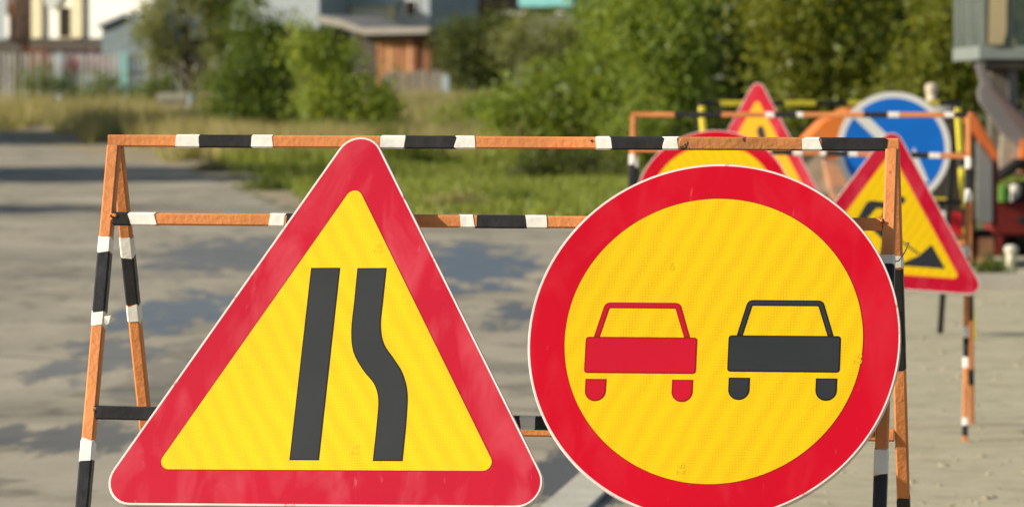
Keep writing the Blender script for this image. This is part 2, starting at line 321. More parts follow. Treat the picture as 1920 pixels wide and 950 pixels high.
def sheet_poly(name, pts, z, material):
    bm = bmesh.new(); bm.faces.new([bm.verts.new((x, y, z)) for x, y in pts]); bmesh.ops.recalc_face_normals(bm, faces=bm.faces)
    if bm.faces[0:1] and list(bm.faces)[0].normal.z < 0: bmesh.ops.reverse_faces(bm, faces=list(bm.faces))
    bmesh.ops.triangulate(bm, faces=bm.faces)
    me = bpy.data.meshes.new(name); bm.to_mesh(me); bm.free(); me.materials.append(material); return tag(link(name, me), kind='structure')
# the road lies on the flat part; beyond 108 m the ground rises, so its far end is a grid that follows the terrain
def road_sheet():
    mb = MB(); ys = list(np.arange(-30, 58, 4)) + list(np.arange(58, 225, 1.5))
    def left(y): return -60
    def right(y):
        if y < RIGHT[0][1]:
            for (x0, y0), (x1, y1) in zip(RIGHT, RIGHT[1:]):
                if y1 <= y <= y0: return x1 + (x0 - x1) * (y - y1) / (y0 - y1)
            return RIGHT[-1][0]
        if y <= VW[-1][1]: return 1.55
        for (x0, y0), (x1, y1) in zip(VW, VW[1:]):
            if y1 <= y <= y0: return x0 + (x1 - x0) * (y0 - y) / max(1e-6, y0 - y1) + .18 * sin(y * 1.7) + .1 * sin(y * 4.1)
        return -58
    prev = None
    for y in ys:
        r = right(y); z = terrain(0, y) + .006
        row = [(left(y) + (r - left(y)) * k / 12, y, z) for k in range(13)]
        if prev: mb.add(prev + row, [(k, k + 1, 14 + k, 13 + k) for k in range(12)])
        prev = row
    return tag(mb.build('road', road), kind='structure')
road_sheet()
def margin(x, y):
    m = min(15, max(1.2, (y - 55) * .5)) if x < 1 else 1.5
    return m * (.62 + .22 * sin(x * 1.9 + 1) + .16 * sin(x * 5.3 + y * .3))
def shoulder():
    mb = MB(); prev = None
    for y in np.arange(57.5, 190, 1.0):
        xs = [x for x in np.arange(-30, 12, .12) if verge_y(x) - .6 < y < verge_y(x) + margin(x, y) + .5]
        if len(xs) < 2: prev = None; continue
        a, b = min(xs), max(xs); z = terrain(0, y) + .003; row = [(a + (b - a) * k / 6, y, z) for k in range(7)]
        if prev: mb.add(prev + row, [(k, k + 1, 8 + k, 7 + k) for k in range(6)])
        prev = row
    tag(mb.build('dirt_shoulder', mat('dry_dirt', (.36, .30, .20), .95, spec=.1, var=.2, vscale=1.2, bump=.5, bscale=15, col2=(.20, .19, .10), patch=(.9, .5, .66))), kind='structure')
shoulder()
gravel = mat('gravel', (.465, .42, .29), .95, spec=.12, var=.09, vscale=1.2, bump=.35, bscale=70, col2=(.35, .315, .215), patch=(5, .48, .66))
sheet_poly('gravel_yard', [(x, y) for x, y in reversed(RIGHT)] + [(1.55, 46.5), (30, 46.5), (30, -20)], .010, gravel)
# concrete strip lying across the dark patch
tag(MB().prism([(0, 0)] * 0 or [(-.09, 0), (.09, 0), (.085, .014), (-.085, .014)], -2.3, 2.3).build('kerb_stone', mat('concrete_strip', (.50, .48, .40), .9, var=.12, bump=.4)), 'long pale concrete edging strip lying across the dark patch of asphalt under the round sign', 'kerb').matrix_world = Matrix.Translation((.27, 17.9, .012)) @ Matrix.Rotation(radians(-6), 4, 'Z')

# loose stones on the yard
def pebbles(n, x0, x1, y0, y1):
    mb = MB(); ico = [(0, 0, 1), (.9, 0, .3), (.28, .85, .3), (-.72, .53, .3), (-.72, -.53, .3), (.28, -.85, .3)]
    for i in range(n):
        y = y0 + (y1 - y0) * random.random() ** 1.6; x = random.uniform(x0, x1); s = random.choice([.006, .008, .012, .012, .02]) * random.uniform(.7, 1.3); a = random.random() * 6
        vs = [(x + s * (u * cos(a) - v * sin(a)) * random.uniform(.8, 1.2), y + s * (u * sin(a) + v * cos(a)), .010 + s * t * .6) for u, v, t in ico]
        bs = [(p[0], p[1], .009) for p in vs[1:]]
        mb.add(vs + bs, [(0, 1, 2), (0, 2, 3), (0, 3, 4), (0, 4, 5), (0, 5, 1)] + [(1 + k, 6 + k, 6 + (k + 1) % 5, 1 + (k + 1) % 5) for k in range(5)])
    return mb.build('loose_stones', mat('stones', (.37, .33, .23), .9, var=.25, vscale=3))
tag(pebbles(1500, .65, 6, 16, 38), 'loose pale stones scattered over the gravel yard', 'gravel', kind='stuff')

# ------------------------------------------------------------------ striped stands
def basis(A, B, up):
    d = (B - A).normalized(); u = (up - d * up.dot(d)).normalized(); return d, u, d.cross(u)
def bar(name, A, B, parent, stripes, size=.025, up=Vector((0, -1, 0)), base='orange', chips=True, names=('white', 'black')):
    """square tube from A to B; stripes: (t0, t1, colour) metres along it, wrapped as tape a touch proud of the paint"""
    A, B = Vector(A), Vector(B); d, u, v = basis(A, B, up); Ln = (B - A).length; h = size / 2; c = size * .14
    def ring(t, hh, jit=0):
        o = []
        for (su, sv) in ((1, 1), (1, -1), (-1, -1), (-1, 1)):
            for k in (0, 1):
                a, b = (hh, hh - c) if (k == 0) == (su * sv > 0) else (hh - c, hh)
                o.append((su * a, sv * b))
        o.sort(key=lambda p: atan2(p[1], p[0]))
        return [A + d * (t + (random.uniform(-jit, jit))) + u * p[0] + v * p[1] for p in o]
    mats = [M[base], M['white'], M['black'], M['yellow_paint'], M['aged']]; ix = {base: 0, 'white': 1, 'black': 2, 'yellow': 3, 'aged': 4}
    mb = MB(); n = max(2, int(Ln / .25)); mb.loops([ring(Ln * k / n, h + (random.uniform(-.0004, .0004))) for k in range(n + 1)], 0)
    for t0, t1, colr in stripes:
        if colr == base: continue
        t0 = max(t0, .001); t1 = min(t1, Ln - .001); n = max(2, int((t1 - t0) / .014)); k0 = .0009 if colr == 'white' else .0006
        mb.loops([ring(t0 + (t1 - t0) * k / n, h + k0 + random.uniform(-.0001, .00025), .0045 if k in (0, n) else 0) for k in range(n + 1)], ix[colr])
    return mb.build(name, mats, parent)
def seq(spec, scale=1.0):
    """'o12 w4 b10' -> stripes in cm"""
    t = 0; r = []
    for s in spec.split():
        l = float(s[1:]) / 100 * scale; r.append((t, t + l, {'o': 'orange', 'w': 'white', 'b': 'black', 'y': 'yellow', 'k': 'black', 'a': 'aged'}[s[0]])); t += l
    return r

W, H, LEAN = 1.500, 1.4195, radians(21.5)
def weld(mbp, P, r=.007):
    mb = MB()
    for k in range(5):
        c = Vector(P) + Vector((random.uniform(-1, 1), random.uniform(-.6, .2), random.uniform(-1, 1))) * r
        bm = bmesh.new(); bmesh.ops.create_icosphere(bm, subdivisions=1, radius=r * random.uniform(.4, .8))
        mb.add([c + v.co for v in bm.verts], [tuple(v.index for v in f.verts) for f in bm.faces]); bm.free()
    return mb.build('weld', M['orange'], mbp, smooth=True)
def stand(loc, yaw, label, st, tilt=0.0, roll=0.0, w=W, h=H, lean=LEAN, base='orange', size=.0235, group='striped barrier stands holding signs', mid=.158, low=.514):
    root = empty('barrier_stand', loc, (0, roll, yaw), label, 'barrier', group); x = w / 2 - size / 2; tl = tan(lean)
    bar('top_bar', (-w / 2, 0, h - size / 2), (w / 2, 0, h - size / 2), root, st['top'], size, base=base)
    for sx, a, b in ((-1, 'fl', 'rl'), (1, 'fr', 'rr')):
        inn = .012 if sx < 0 else -.004
        bar('leg', (sx * x, -size * .35, h - size * 1.0), (sx * (x - inn), -h * tl, 0), root, st[a], size, base=base)
        bar('leg', (sx * x, size * .65, h - size * 1.0), (sx * (x - inn), h * tl + size * .3, 0), root, st[b], size, base=base, up=Vector((0, -1, 0)))
    def P(drop, s, xx): return (xx, s * drop * tl, h - drop)
    xb = x - size / 2 - .0005
    bar('middle_bar', P(mid - tilt, -1, -xb), P(mid + tilt, -1, xb), root, st['mid'], size, base=base)
    bar('lower_bar', P(low, -1, -xb), P(low + (.014 if base == 'orange' else 0), -1, xb), root, st['low'], size, base=base)
    bar('rear_bar', P(low + .052, 1, -xb), P(low + .052, 1, xb), root, st.get('rear', []), size, base=base)
    if base == 'orange':
        for sx in (-1, 1):
            for dr in (mid, low): weld(root, (sx * (xb - .002), -dr * tl - size / 2, h - dr + .004), size * .22)
    return root
st1 = dict(
    top=seq('o13.2 w4.4 b10.3 w4.3 o20.8 w4.1 b9.9 w3.5 o23 w2.7 b10 w3 a23.2 w3.2 b12.2 o3'),
    fl=seq('o18.3 w3.2 b11.7 w2.9 o22.3 w3.8 b14 w4 o22 w4 b13 w4 o20'),
    rl=seq('o18.6 w3.7 b10.2 w3.6 o30 w4 b14 w4 o25'),
    fr=seq('o20.5 w2 b18 o17.5 w4.8 b14 w4 o22 w4 b13 w4 o20'),
    rr=seq('o20.8 w2.6 b21 o27 b9 o10 w4 b12 w4'),
    mid=seq('b3.3 w5.1 o21.8 w3.1 b24 o9 w3 b9.9 w3.7 o40'),
    low=seq('b36 w4 o20 b20.5 w2.3 b20 o20'), rear=seq('b5 o80'))  # low: the narrow white is a lit wedge between shadows, painted as stripes
E1 = stand((-.0290, 9.0, 0), radians(-9.2), 'nearest orange, black and white striped A-frame stand, in sharp focus', st1, roll=.0030)
E2c = (at(1187, 214, 21.25) + at(1817, 217, 21.07)) / 2
st2 = dict(
    top=seq('o19.5 b20.5 o20 w3.5 b10 w3 o27 b10 w5 o20 w4 b6'),
    fl=seq('o17.5 w5 b14 w5 o22 w4 b14 w4 o30'), rl=seq('o19 w4 b12 w4 o30 w4 b20'),
    fr=seq('o18.5 w6 b9.5 w6 o20 w5 b17 o15 w5 b9 w4.5 o23 w3 b5'), rr=seq('o19 w4 b12 w4 o30 b28 o24 b8'),
    mid=seq('o18 w4 b12 w4 o18 w4 b10 w4 o8 w2.5 b10 w4 o18 w4 b9 w5 o20'),
    low=seq('b12 w4 o24 w4 b14 w4 o24 w4 b14 w4 o24'), rear=seq('b12 o60'))
E2 = stand((E2c.x, E2c.y, 0), radians(-7.0), 'second orange and black striped A-frame stand, blurred, behind the round no-overtaking sign', st2, tilt=.014, mid=.178, low=.53, h=1.417)
# loose bits on the nearest stand: a torn flap of tape, a twist of wire, a crumpled white wrap
def on_leg(sx, t, out=0.0):
    x = W / 2 - .0125; return Vector((sx * (x - (.012 if sx < 0 else -.004) * t / 1.5) , -.35 * .025 - t * sin(LEAN) - .0135, H - .025 - t * cos(LEAN)))
q = on_leg(-1, .345)
MB().add([q + Vector(v) for v in ((.012, 0, .008), (.026, -.004, .010), (.034, .004, .003), (.020, .002, -.006), (.012, .001, -.010))], [(0, 1, 3), (1, 2, 3), (0, 3, 4)]).build('tape_flap', M['white'], E1)
q = on_leg(1, .205) + Vector((.014, .02, 0))
MB().tube([q + Vector(v) for v in ((-.03, -.006, -.014), (-.012, -.014, -.012), (.006, -.006, -.008), (.014, .002, .004), (.020, .0, .016), (.024, 0, .026), (.019, 0, .023))], .0013, 5).build('wire', M['zinc'], E1)
# yellow and black stand farther back
Lp, Rp = at(1303, 193, 29.4), at(1810, 195, 29.2); w3 = (Rp - Lp).length
st3 = dict(top=seq('b13 y17.5 b23 y20 b20 y20 b19 y19 b14'), fl=seq('y4 b3 y16 b14 y16 b14 y16 b14 y16'), rl=seq('b60 y16 b30 y16'),
           fr=seq('b2 y27 b10 y25 b12 y10 b8 y18 b8 y25'), rr=seq('b150'), mid=seq('b20 y20 b20 y20 b20 y20'), low=seq('b20 y20 b20 y20 b20 y20'))
E3 = stand(((Lp.x + Rp.x) / 2, 29.3, 0), radians(12), 'yellow and black striped stand farthest back, holding the blue arrow sign', st3, w=w3, h=1.455, lean=radians(13), base='black', size=.032, mid=.62, low=.95)

# ------------------------------------------------------------------ signs
def rtri(L, r, n=10):
    """rounded equilateral triangle (virtual side L), centred on its centroid, counter-clockwise"""
    C = [(0, L / sqrt(3)), (-L / 2, -L / sqrt(12)), (L / 2, -L / sqrt(12))]; o = []
    for k, (x, z) in enumerate(C):
        l = sqrt(x * x + z * z); cx, cz = x * (1 - 2 * r / l), z * (1 - 2 * r / l); a0 = atan2(z, x)
        for i in range(n + 1):
            a = a0 - pi / 3 + 2 * pi / 3 * i / n; o.append((cx + r * cos(a), cz + r * sin(a)))
    return o
def circ(r, n=96, cx=0, cz=0): return [(cx + r * cos(2 * pi * i / n), cz + r * sin(2 * pi * i / n)) for i in range(n)]
def rpoly(pts, r, n=5):
    """polygon with rounded corners; r number or list"""
    o = []; N = len(pts)
    for i, p in enumerate(pts):
        rr = r[i] if isinstance(r, (list, tuple)) else r; p = Vector(p); a = Vector(pts[i - 1]) - p; b = Vector(pts[(i + 1) % N]) - p
        if rr < 1e-5: o.append(tuple(p)); continue
        ang = a.angle(b); t = min(rr / tan(ang / 2), a.length * .49, b.length * .49); p0, p1 = p + a.normalized() * t, p + b.normalized() * t
        for k in range(n + 1):
            s = k / n; o.append(tuple(p0 * (1 - s) ** 2 + p * 2 * s * (1 - s) + p1 * s * s))
    return o
def inset(poly, d):
    """move every edge inwards by d (either winding)"""
    n = len(poly); A = sum(poly[i][0] * poly[(i + 1) % n][1] - poly[(i + 1) % n][0] * poly[i][1] for i in range(n)); s = 1 if A > 0 else -1; o = []
    for i in range(n):
        a, b, c = Vector(poly[i - 1]), Vector(poly[i]), Vector(poly[(i + 1) % n]); e1, e2 = (b - a), (c - b)
        if e1.length < 1e-7 or e2.length < 1e-7: o.append(tuple(b)); continue
        n1 = Vector((-e1.y, e1.x)).normalized() * s; n2 = Vector((-e2.y, e2.x)).normalized() * s; m = n1 + n2
        m = m / max(.35, m.dot(m) / 2) if m.length > 1e-4 else n1
        o.append(tuple(b + m * d))
    return o
def plate(root, outer, thick=.012):
    """folded metal plate: a bright edge runs round a face set very slightly back"""
    mb = MB(); ins = inset(outer, .0032); n = len(outer)
    f = [(x, -.0012, z) for x, z in ins]; e = [(x, -.0008 + .0008, z) for x, z in outer]; e0 = [(x, -.0012, z) for x, z in inset(outer, .0010)]
    bk = [(x, thick, z) for x, z in outer]; b2 = [(x, thick, z) for x, z in inset(outer, .015)]; b3 = [(x, .002, z) for x, z in inset(outer, .017)]
    mb.loops([f, e0, e, bk, b2, b3]); return mb.build('plate', M['rim'], root)
def layer(root, name, polys, lv, material, label=None):
    mb = MB()
    for p in polys: mb.prism(p, -.0012 - .00025 * lv, -.0011 - .00025 * (lv - 1), 0)
    o = mb.build(name, material, root)
    if label: o['label'] = label
    return o
def symbol(root, name, polys, lv, face, edge, d=.0028):
    o = layer(root, name, polys, lv, edge); layer(o, 'print_face', [inset(p, d) for p in polys], lv + 1, face); return o
def mark(root, txt, x, z, rz=0, s=.022):
    c = bpy.data.curves.new('film_mark', 'FONT'); c.body = txt; c.size = s; c.align_x = 'CENTER'; c.offset = -.0003; c.resolution_u = 3
    o = bpy.data.objects.new('film_mark', c); me = bpy.data.meshes.new_from_object(o); bpy.data.objects.remove(o); bpy.data.curves.remove(c)
    me.materials.append(M['mark']); o = link('film_mark', me, root); o.location = (x, -.0022, z); o.rotation_euler = (pi / 2, rz, 0)
def sign_root(name, loc, yaw, lean, roll, label, cat='road sign', group=None):
    o = empty(name, label=label, cat=cat, group=group)
    o.matrix_world = Matrix.Translation(loc) @ Matrix.Rotation(-yaw, 4, 'Z') @ Matrix.Rotation(-lean, 4, 'X') @ Matrix.Rotation(roll, 4, 'Y'); return o
# --- warning triangle: road narrows
T1 = sign_root('warning_sign', (-.3256, 8.82, .9862), radians(15.41), radians(23.63), radians(-.97), 'sharp red bordered yellow triangle showing a road narrowing from the right')
plate(T1, rtri(.897, .047)); layer(T1, 'red_border', [inset(rtri(.897, .047), .0042)], 1, M['red_dusty_sheen'])
it = rtri(.655, .016); it = [(x, z) for x, z in it]
layer(T1, 'inner_line', [inset(it, -.0018)], 2, M['red_edge']); layer(T1, 'yellow_field', [it], 3, M['yellow'])
symbol(T1, 'road_symbol', [[(-.0685, -.1705), (-.0685, .2075), (-.0115, .2075), (-.0115, -.1705)]], 4, M['graphic'], M['graphic_edge'])
def smooth_pts(p, k=4):
    o = []
    for i in range(len(p) - 1):
        a, b, c, d = [Vector(p[max(0, min(len(p) - 1, j))]) for j in (i - 1, i, i + 1, i + 2)]
        for s in range(k):
            t = s / k; o.append(tuple(.5 * ((2 * b) + (c - a) * t + (2 * a - 5 * b + 4 * c - d) * t * t + (3 * b - a - 3 * c + d) * t ** 3)))
    return o + [p[-1]]
lft = [(.0215, .2065), (.0222, .14), (.0228, .083), (.0315, .040), (.0545, .004), (.0775, -.022), (.0888, -.052), (.0908, -.10), (.0908, -.1715)]
rgt = [(.0785, .2065), (.0785, .14), (.0792, .092), (.0890, .0565), (.1115, .0265), (.1310, -.002), (.1440, -.041), (.1475, -.10), (.1478, -.1715)]
symbol(T1, 'narrowing_symbol', [smooth_pts(lft) + list(reversed(smooth_pts(rgt)))], 4, M['graphic'], M['graphic_edge'])
mark(T1, '92', .0505, .2450, pi * .5); mark(T1, '92', .049, -.150, pi * .5)
# --- no overtaking
def car_polys(x0, x1, zt, zb, roof_l, roof_r, roof_t):
    """body, window frame as an open arch, two wheels"""
    body = rpoly([(x0, zb), (x1, zb), (x1, zt), (x0, zt)], .007)
    pl, pr = x0 + .0145, x1 - .0135; th = .0112
    arch = rpoly([(pl, zt - .0005), (pl + .0113, zt - .0005), (roof_l + .0085, roof_t - th), (roof_r - .0085, roof_t - th), (pr - .0113, zt - .0005), (pr, zt - .0005), (roof_r, roof_t), (roof_l, roof_t)], [0, 0, .003, .003, 0, 0, .013, .013])
    wl = []
    for a, b in ((x0 + .0035, x0 + .0425), (x1 - .0430, x1 - .004)):
        r = (b - a) / 2; zc = zb - .0110 - .0425 + r
        wl.append([(a, zb - .0110), ] + [((a + b) / 2 + r * cos(t), zc + r * sin(t)) for t in np.linspace(pi, 2 * pi, 14)] + [(b, zb - .0110)])
    return [body, arch] + wl
R1 = .3402
C1 = sign_root('prohibition_sign', (.36511, 8.6996, 1.05255), radians(9.2), radians(21.2), radians(0), 'sharp red ringed yellow round sign with a red car beside a black car')
plate(C1, circ(R1, 128)); layer(C1, 'red_border', [circ(R1 - .0042, 128)], 1, M['red'])
layer(C1, 'inner_line', [circ(.2735, 128)], 2, M['red_edge']); layer(C1, 'yellow_field', [circ(.2720, 128)], 3, M['yellow_b'])
symbol(C1, 'red_car_symbol', car_polys(-.2335, -.0285, .0045, -.0650, -.2010, -.0630, .0705), 4, M['red_car'], M['red_edge'])
symbol(C1, 'black_car_symbol', car_polys(.0280, .2325, .0095, -.0600, .0605, .1975, .0770), 4, M['graphic'], M['graphic_edge'])
mark(C1, '9', -.081, .148, pi); mark(C1, '92', -.055, -.245, pi * .5); mark(C1, '92', .257, -.034, pi * .5)
# --- second stand: round and men-at-work
p = at(1337, 382, 20.74)
C2 = sign_root('prohibition_sign', p, radians(7), radians(21.5), 0, 'blurred round red ringed yellow sign mostly hidden behind the big round sign')
plate(C2, circ(R1)); layer(C2, 'red_border', [circ(R1 - .004)], 1, M['red']); layer(C2, 'yellow_field', [circ(.2735)], 2, M['yellow'])
symbol(C2, 'red_car_symbol', car_polys(-.2335, -.0285, .0045, -.0650, -.2010, -.0630, .0705), 3, M['red_car'], M['red_edge'])
symbol(C2, 'black_car_symbol', car_polys(.0280, .2325, .0095, -.0600, .0605, .1975, .0770), 3, M['graphic'], M['graphic_edge'])
def digger(root, lv=3, mirror=1):
    P = [circ(.0200, 20, .056, .158),
         rpoly([(-.118, .071), (-.088, .136), (-.070, .146), (.026, .142), (.056, .118), (.062, .056), (.030, .050), (-.024, .072), (-.010, .110), (-.045, .112), (-.071, .071)], .005),
         rpoly([(-.118, .0705), (-.071, .0705), (-.108, -.020), (-.160, -.1505), (-.205, -.1505), (-.155, -.010)], .004),
         rpoly([(-.024, .0705), (.029, .049), (.024, -.1505), (-.022, -.1505), (-.010, -.035), (-.078, .030), (-.060, .055)], .004),
         [(.040, .030), (.058, .030), (.070, -.030), (.154, -.086), (.148, -.093), (.062, -.036)],
         rpoly([(.2010, -.040), (.268, -.1505), (.060, -.1505), (.110, -.120), (.152, -.096)], .004)]
    o = layer(root, 'digger_symbol', [q for q in P], lv, M['graphic']); return o
T2 = sign_root('warning_sign', (1.6023, 20.60, .9028), radians(2.5), radians(26), radians(4.5), 'red bordered yellow triangle with a digging worker, right of the big round sign')
plate(T2, rtri(.905, .047)); layer(T2, 'red_border', [inset(rtri(.905, .047), .0045)], 1, M['red_dusty_sheen']); layer(T2, 'orange_edge', [rtri(.668, .018)], 2, M['orange_film']); layer(T2, 'yellow_field', [rtri(.640, .010)], 3, M['yellow_b']); digger(T2, 4)
# --- third stand: triangle and blue arrow
yaw3 = radians(24); ap = at(1418.6, 141, 29.05); L3 = .90
T3 = sign_root('warning_sign', ap - Vector((0, 0, L3 / sqrt(3))), yaw3, radians(2), 0, 'blurred red and orange-yellow triangle sticking up above the second stand')
plate(T3, rtri(L3, .047)); layer(T3, 'red_border', [inset(rtri(L3, .047), .0045)], 1, M['red_dusty_sheen']); layer(T3, 'yellow_field', [rtri(.655, .018)], 2, M['orange_film'])
layer(T3, 'excavation_symbol', [rpoly([(.005, .210), (.040, .215), (.062, .150), (.050, .120), (.020, .125), (.000, .170)], .01), rpoly([(.10, .03), (.15, .0), (.20, -.15), (-.20, -.15), (.06, -.02)], .01), rpoly([(-.02, .12), (.05, .12), (.03, -.02), (-.06, -.02)], .01)], 3, M['graphic'])
B1 = sign_root('mandatory_sign', at(1676, 279, 29.1), radians(0), radians(3), 0, 'blue round sign with a white diagonal arrow pointing down to the right')
plate(B1, circ(.346)); layer(B1, 'white_ring', [circ(.341)], 1, M['signwhite']); layer(B1, 'blue_field', [circ(.308)], 2, M['blue'])
def rot(pts, a): return [(x * cos(a) - z * sin(a), x * sin(a) + z * cos(a)) for x, z in pts]
arrow = [(-.304, -.033), (-.304, .033), (.105, .033), (.080, .092), (.298, 0), (.080, -.092), (.105, -.033)]
layer(B1, 'white_arrow', [list(reversed(rot(arrow, radians(-44))))], 3, M['signwhite'])

# ------------------------------------------------------------------ kerb on the right
kc = mat('kerb_concrete', (.40, .37, .32), .9, var=.15, vscale=2, bump=.4)
xk = X(1210, 36.3)
for i in range(9):
    k = MB().box(0, .985, 0, .16, -.05, .135).build('kerb_stone', kc, bevel=.012)
    k.location = (xk + i * 1.0, 36.3 + .01 * (i % 2), 0); tag(k, 'concrete kerb stone in the row at the back of the gravel yard', 'kerb', 'kerb stones along the gravel yard')

# ------------------------------------------------------------------ machinery behind the stands
mo = mat('machine_orange', (.72, .20, .035), .5, var=.12, vscale=3, col2=(.35, .2, .12), patch=(6, .58, .70))
mp_ = mat('faded_orange', (.62, .30, .17), .7, var=.15, vscale=5, col2=(.28, .22, .17), patch=(7, .52, .66))
md = mat('sooty_steel', (.045, .040, .030), .6, var=.3, vscale=4)
mg = mat('grey_steel', (.17, .18, .18), .5, var=.12, vscale=3)
mgl = mat('light_grey_paint', (.20, .185, .18), .5, var=.12, vscale=3)
mr_ = mat('maroon_paint', (.16, .018, .015), .5, var=.25, vscale=4)
mrd = mat('red_paint', (.52, .015, .025), .45, var=.1)
mcr = mat('cream_metal', (.55, .47, .36), .6, var=.15, vscale=6)
mtan = mat('tan_panel_paint', (.42, .35, .20), .8, var=.1, vscale=4)
mty = mat('tyre_rubber', (.018, .017, .016), .8, var=.2, bump=.4)
mgreen = mat('green_can_paint', (.10, .25, .04), .5)
mglass = bpy.data.materials.new('cab_glass'); mglass.use_nodes = True
_t = mglass.node_tree; _t.nodes.clear(); _o = _t.nodes.new('ShaderNodeOutputMaterial'); _m = _t.nodes.new('ShaderNodeMixShader'); _m.inputs[0].default_value = .34
_a = _t.nodes.new('ShaderNodeBsdfTransparent'); _a.inputs[0].default_value = (.80, .86, .84, 1); _g = _t.nodes.new('ShaderNodeBsdfPrincipled'); _g.inputs['Base Color'].default_value = (.30, .34, .33, 1); _g.inputs['Roughness'].default_value = .15
_t.links.new(_a.outputs[0], _m.inputs[1]); _t.links.new(_g.outputs[0], _m.inputs[2]); _t.links.new(_m.outputs[0], _o.inputs[0])
def pbox(mb, px0, px1, py0, py1, Y, dpt, mi=0):
    a, b = at(px0, py1, Y), at(px1, py0, Y); return mb.box(a.x, b.x, Y, Y + dpt, a.z, b.z, mi)
def ppoly(mb, pts, Y, dpt): return mb.prism([(at(x, y, Y).x, at(x, y, Y).z) for x, y in reversed(pts)], Y, Y + dpt)
YM = 41.0
def part(root, name, mb, m, bevel=0.01, **k):
    o = mb.build(name, m, root, bevel=bevel, **k); o.matrix_parent_inverse = root.matrix_world.inverted(); return o
def wheel(root, name, c, r, wd, axis='x', hubm=None):
    """tyre with lugs, rim inside"""
    ax = Vector((1, 0, 0)) if axis == 'x' else Vector((0, 1, 0)); u = Vector((0, 0, 1)); v = ax.cross(u); mb = MB(); L = []
    prof = [(-.5, .62), (-.5, .88), (-.42, .97), (-.2, 1), (.2, 1), (.42, .97), (.5, .88), (.5, .62)]
    n = 28
    for k in range(n + 1):
        a = 2 * pi * k / n; q = (u * cos(a) + v * sin(a)); L.append([Vector(c) + ax * (wd * s) + q * (r * t * (1.0 if k % 2 else .975)) for s, t in prof])
    mb.loops(L, cap=False); ty = mb.build(name, mty, root, smooth=False); ty.matrix_parent_inverse = root.matrix_world.inverted()
    h = MB(); h.tube([Vector(c) - ax * wd * .3, Vector(c) + ax * wd * .3], r * .62, 18); h.tube([Vector(c) - ax * wd * .42, Vector(c) + ax * wd * .42], r * .2, 10)
    o = h.build('rim', hubm or mo, ty); return ty
# tar machine
xa, xb_ = X(1508, YM), X(1870, YM)
TM = empty('road_machine', ((xa + xb_) / 2, YM + .8, 0), label='sooty orange and grey road machine with a cream chimney behind the blue sign', cat='machine')
bpy.context.view_layer.update()
part(TM, 'body', ppoly(MB(), [(1692, 232), (1826, 232), (1830, 440), (1600, 440), (1600, 300)], YM, 1.5), md)
part(TM, 'frame', pbox(MB(), 1500, 1868, 440, 462, YM + .1, 1.2), md)
part(TM, 'hood', ppoly(MB(), [(1512, 262), (1545, 228), (1592, 204), (1700, 200), (1700, 300), (1530, 300)], YM + .2, 1.1), mo)
part(TM, 'chute', ppoly(MB(), [(1545, 300), (1640, 300), (1640, 438), (1590, 438), (1560, 370)], YM - .1, .6), mp_)
part(TM, 'hopper', ppoly(MB(), [(1500, 290), (1545, 290), (1560, 380), (1590, 438), (1500, 438)], YM + .15, .7), mat('mottled_metal', (.33, .29, .22), .7, var=.25, vscale=8, col2=(.05, .04, .03), patch=(9, .5, .6)))
ch = part(TM, 'chimney', MB().tube([at(1747, 240, YM + .5), at(1747, 165, YM + .5)], .045, 16), mcr, smooth=True, bevel=0)
cc = MB().tube([at(1747, 176, YM + .5), at(1747, 170, YM + .5), at(1747, 160, YM + .5), at(1747, 156, YM + .5)], [.046, .056, .056, .03], 16).build('chimney_cap', mcr, ch)
part(TM, 'air_filter', MB().tube([at(1752, 212, YM + .2), at(1800, 212, YM + .2)], .075, 16), mg, smooth=True, bevel=0)
part(TM, 'side_panel', ppoly(MB(), [(1832, 262), (1862, 300), (1862, 418), (1832, 418)], YM - .25, .12), mg)
part(TM, 'maroon_post', pbox(MB(), 1862, 1872, 296, 425, YM - .2, .3), mr_)
part(TM, 'orange_canopy', ppoly(MB(), [(1818, 214), (1827, 212), (1873, 286), (1872, 304), (1862, 296), (1832, 250), (1818, 232)], YM - .35, .5), mat('red_orange_paint', (.52, .13, .035), .5, var=.15))
part(TM, 'tail_box', pbox(MB(), 1762, 1812, 399, 448, YM - .25, .25), mrd, label=None) if False else part(TM, 'tail_box', pbox(MB(), 1762, 1812, 399, 448, YM - .25, .24), mrd)
part(TM, 'white_lamp', MB().tube([at(1768, 404, YM - .33), at(1768, 404, YM - .27)], .04, 14), mat('white_plastic', (.7, .68, .62), .5), bevel=0)
part(TM, 'yellow_stripe', pbox(MB(), 1745, 1775, 371, 377, YM - .02, .018), M['yellow_paint'], bevel=.002)
part(TM, 'lower_box', pbox(MB(), 1834, 1864, 445, 492, YM - .1, .3), mp_)
for px in (1560, 1700, 1845): wheel(TM, 'wheel', at(px, 480, YM + .15) if 0 else Vector((X(px, YM), YM + .1, .17)), .17, .16, 'y' if 0 else 'x')
# tractor with a grey cab, cut by the right edge
YT = 44.0
TR = empty('tractor', (X(2030, YT), YT + 1, 0), label='maroon tractor with a grey glazed cab and slanting boom at the right edge', cat='tractor')
bpy.context.view_layer.update()
cab = MB(); cx0, cx1 = X(1838, YT), X(2212, YT); z0c, z1c = Z(112, YT), Z(-60, YT); zm = Z(86, YT)
for px0, px1 in ((1838, 1850), (1890, 1902), (2080, 2094), (2200, 2212)): pbox(cab, px0, px1, -60, 86, YT, .06)
for xx in (cx0, cx1 - .06): cab.box(xx, xx + .06, YT + 2.6, YT + 2.66, zm, z1c); cab.box(xx, xx + .05, YT + 1.2, YT + 1.26, zm, z1c)
cab.box(cx0 - .01, cx1 + .01, YT - .01, YT + 2.68, z0c, zm - .001); cab.box(cx0 - .06, cx1 + .06, YT - .1, YT + 2.8, z1c + .001, z1c + .09)
part(TR, 'cab_frame', cab, mat('cab_paint', (.22, .25, .23), .5, var=.1), bevel=.008)
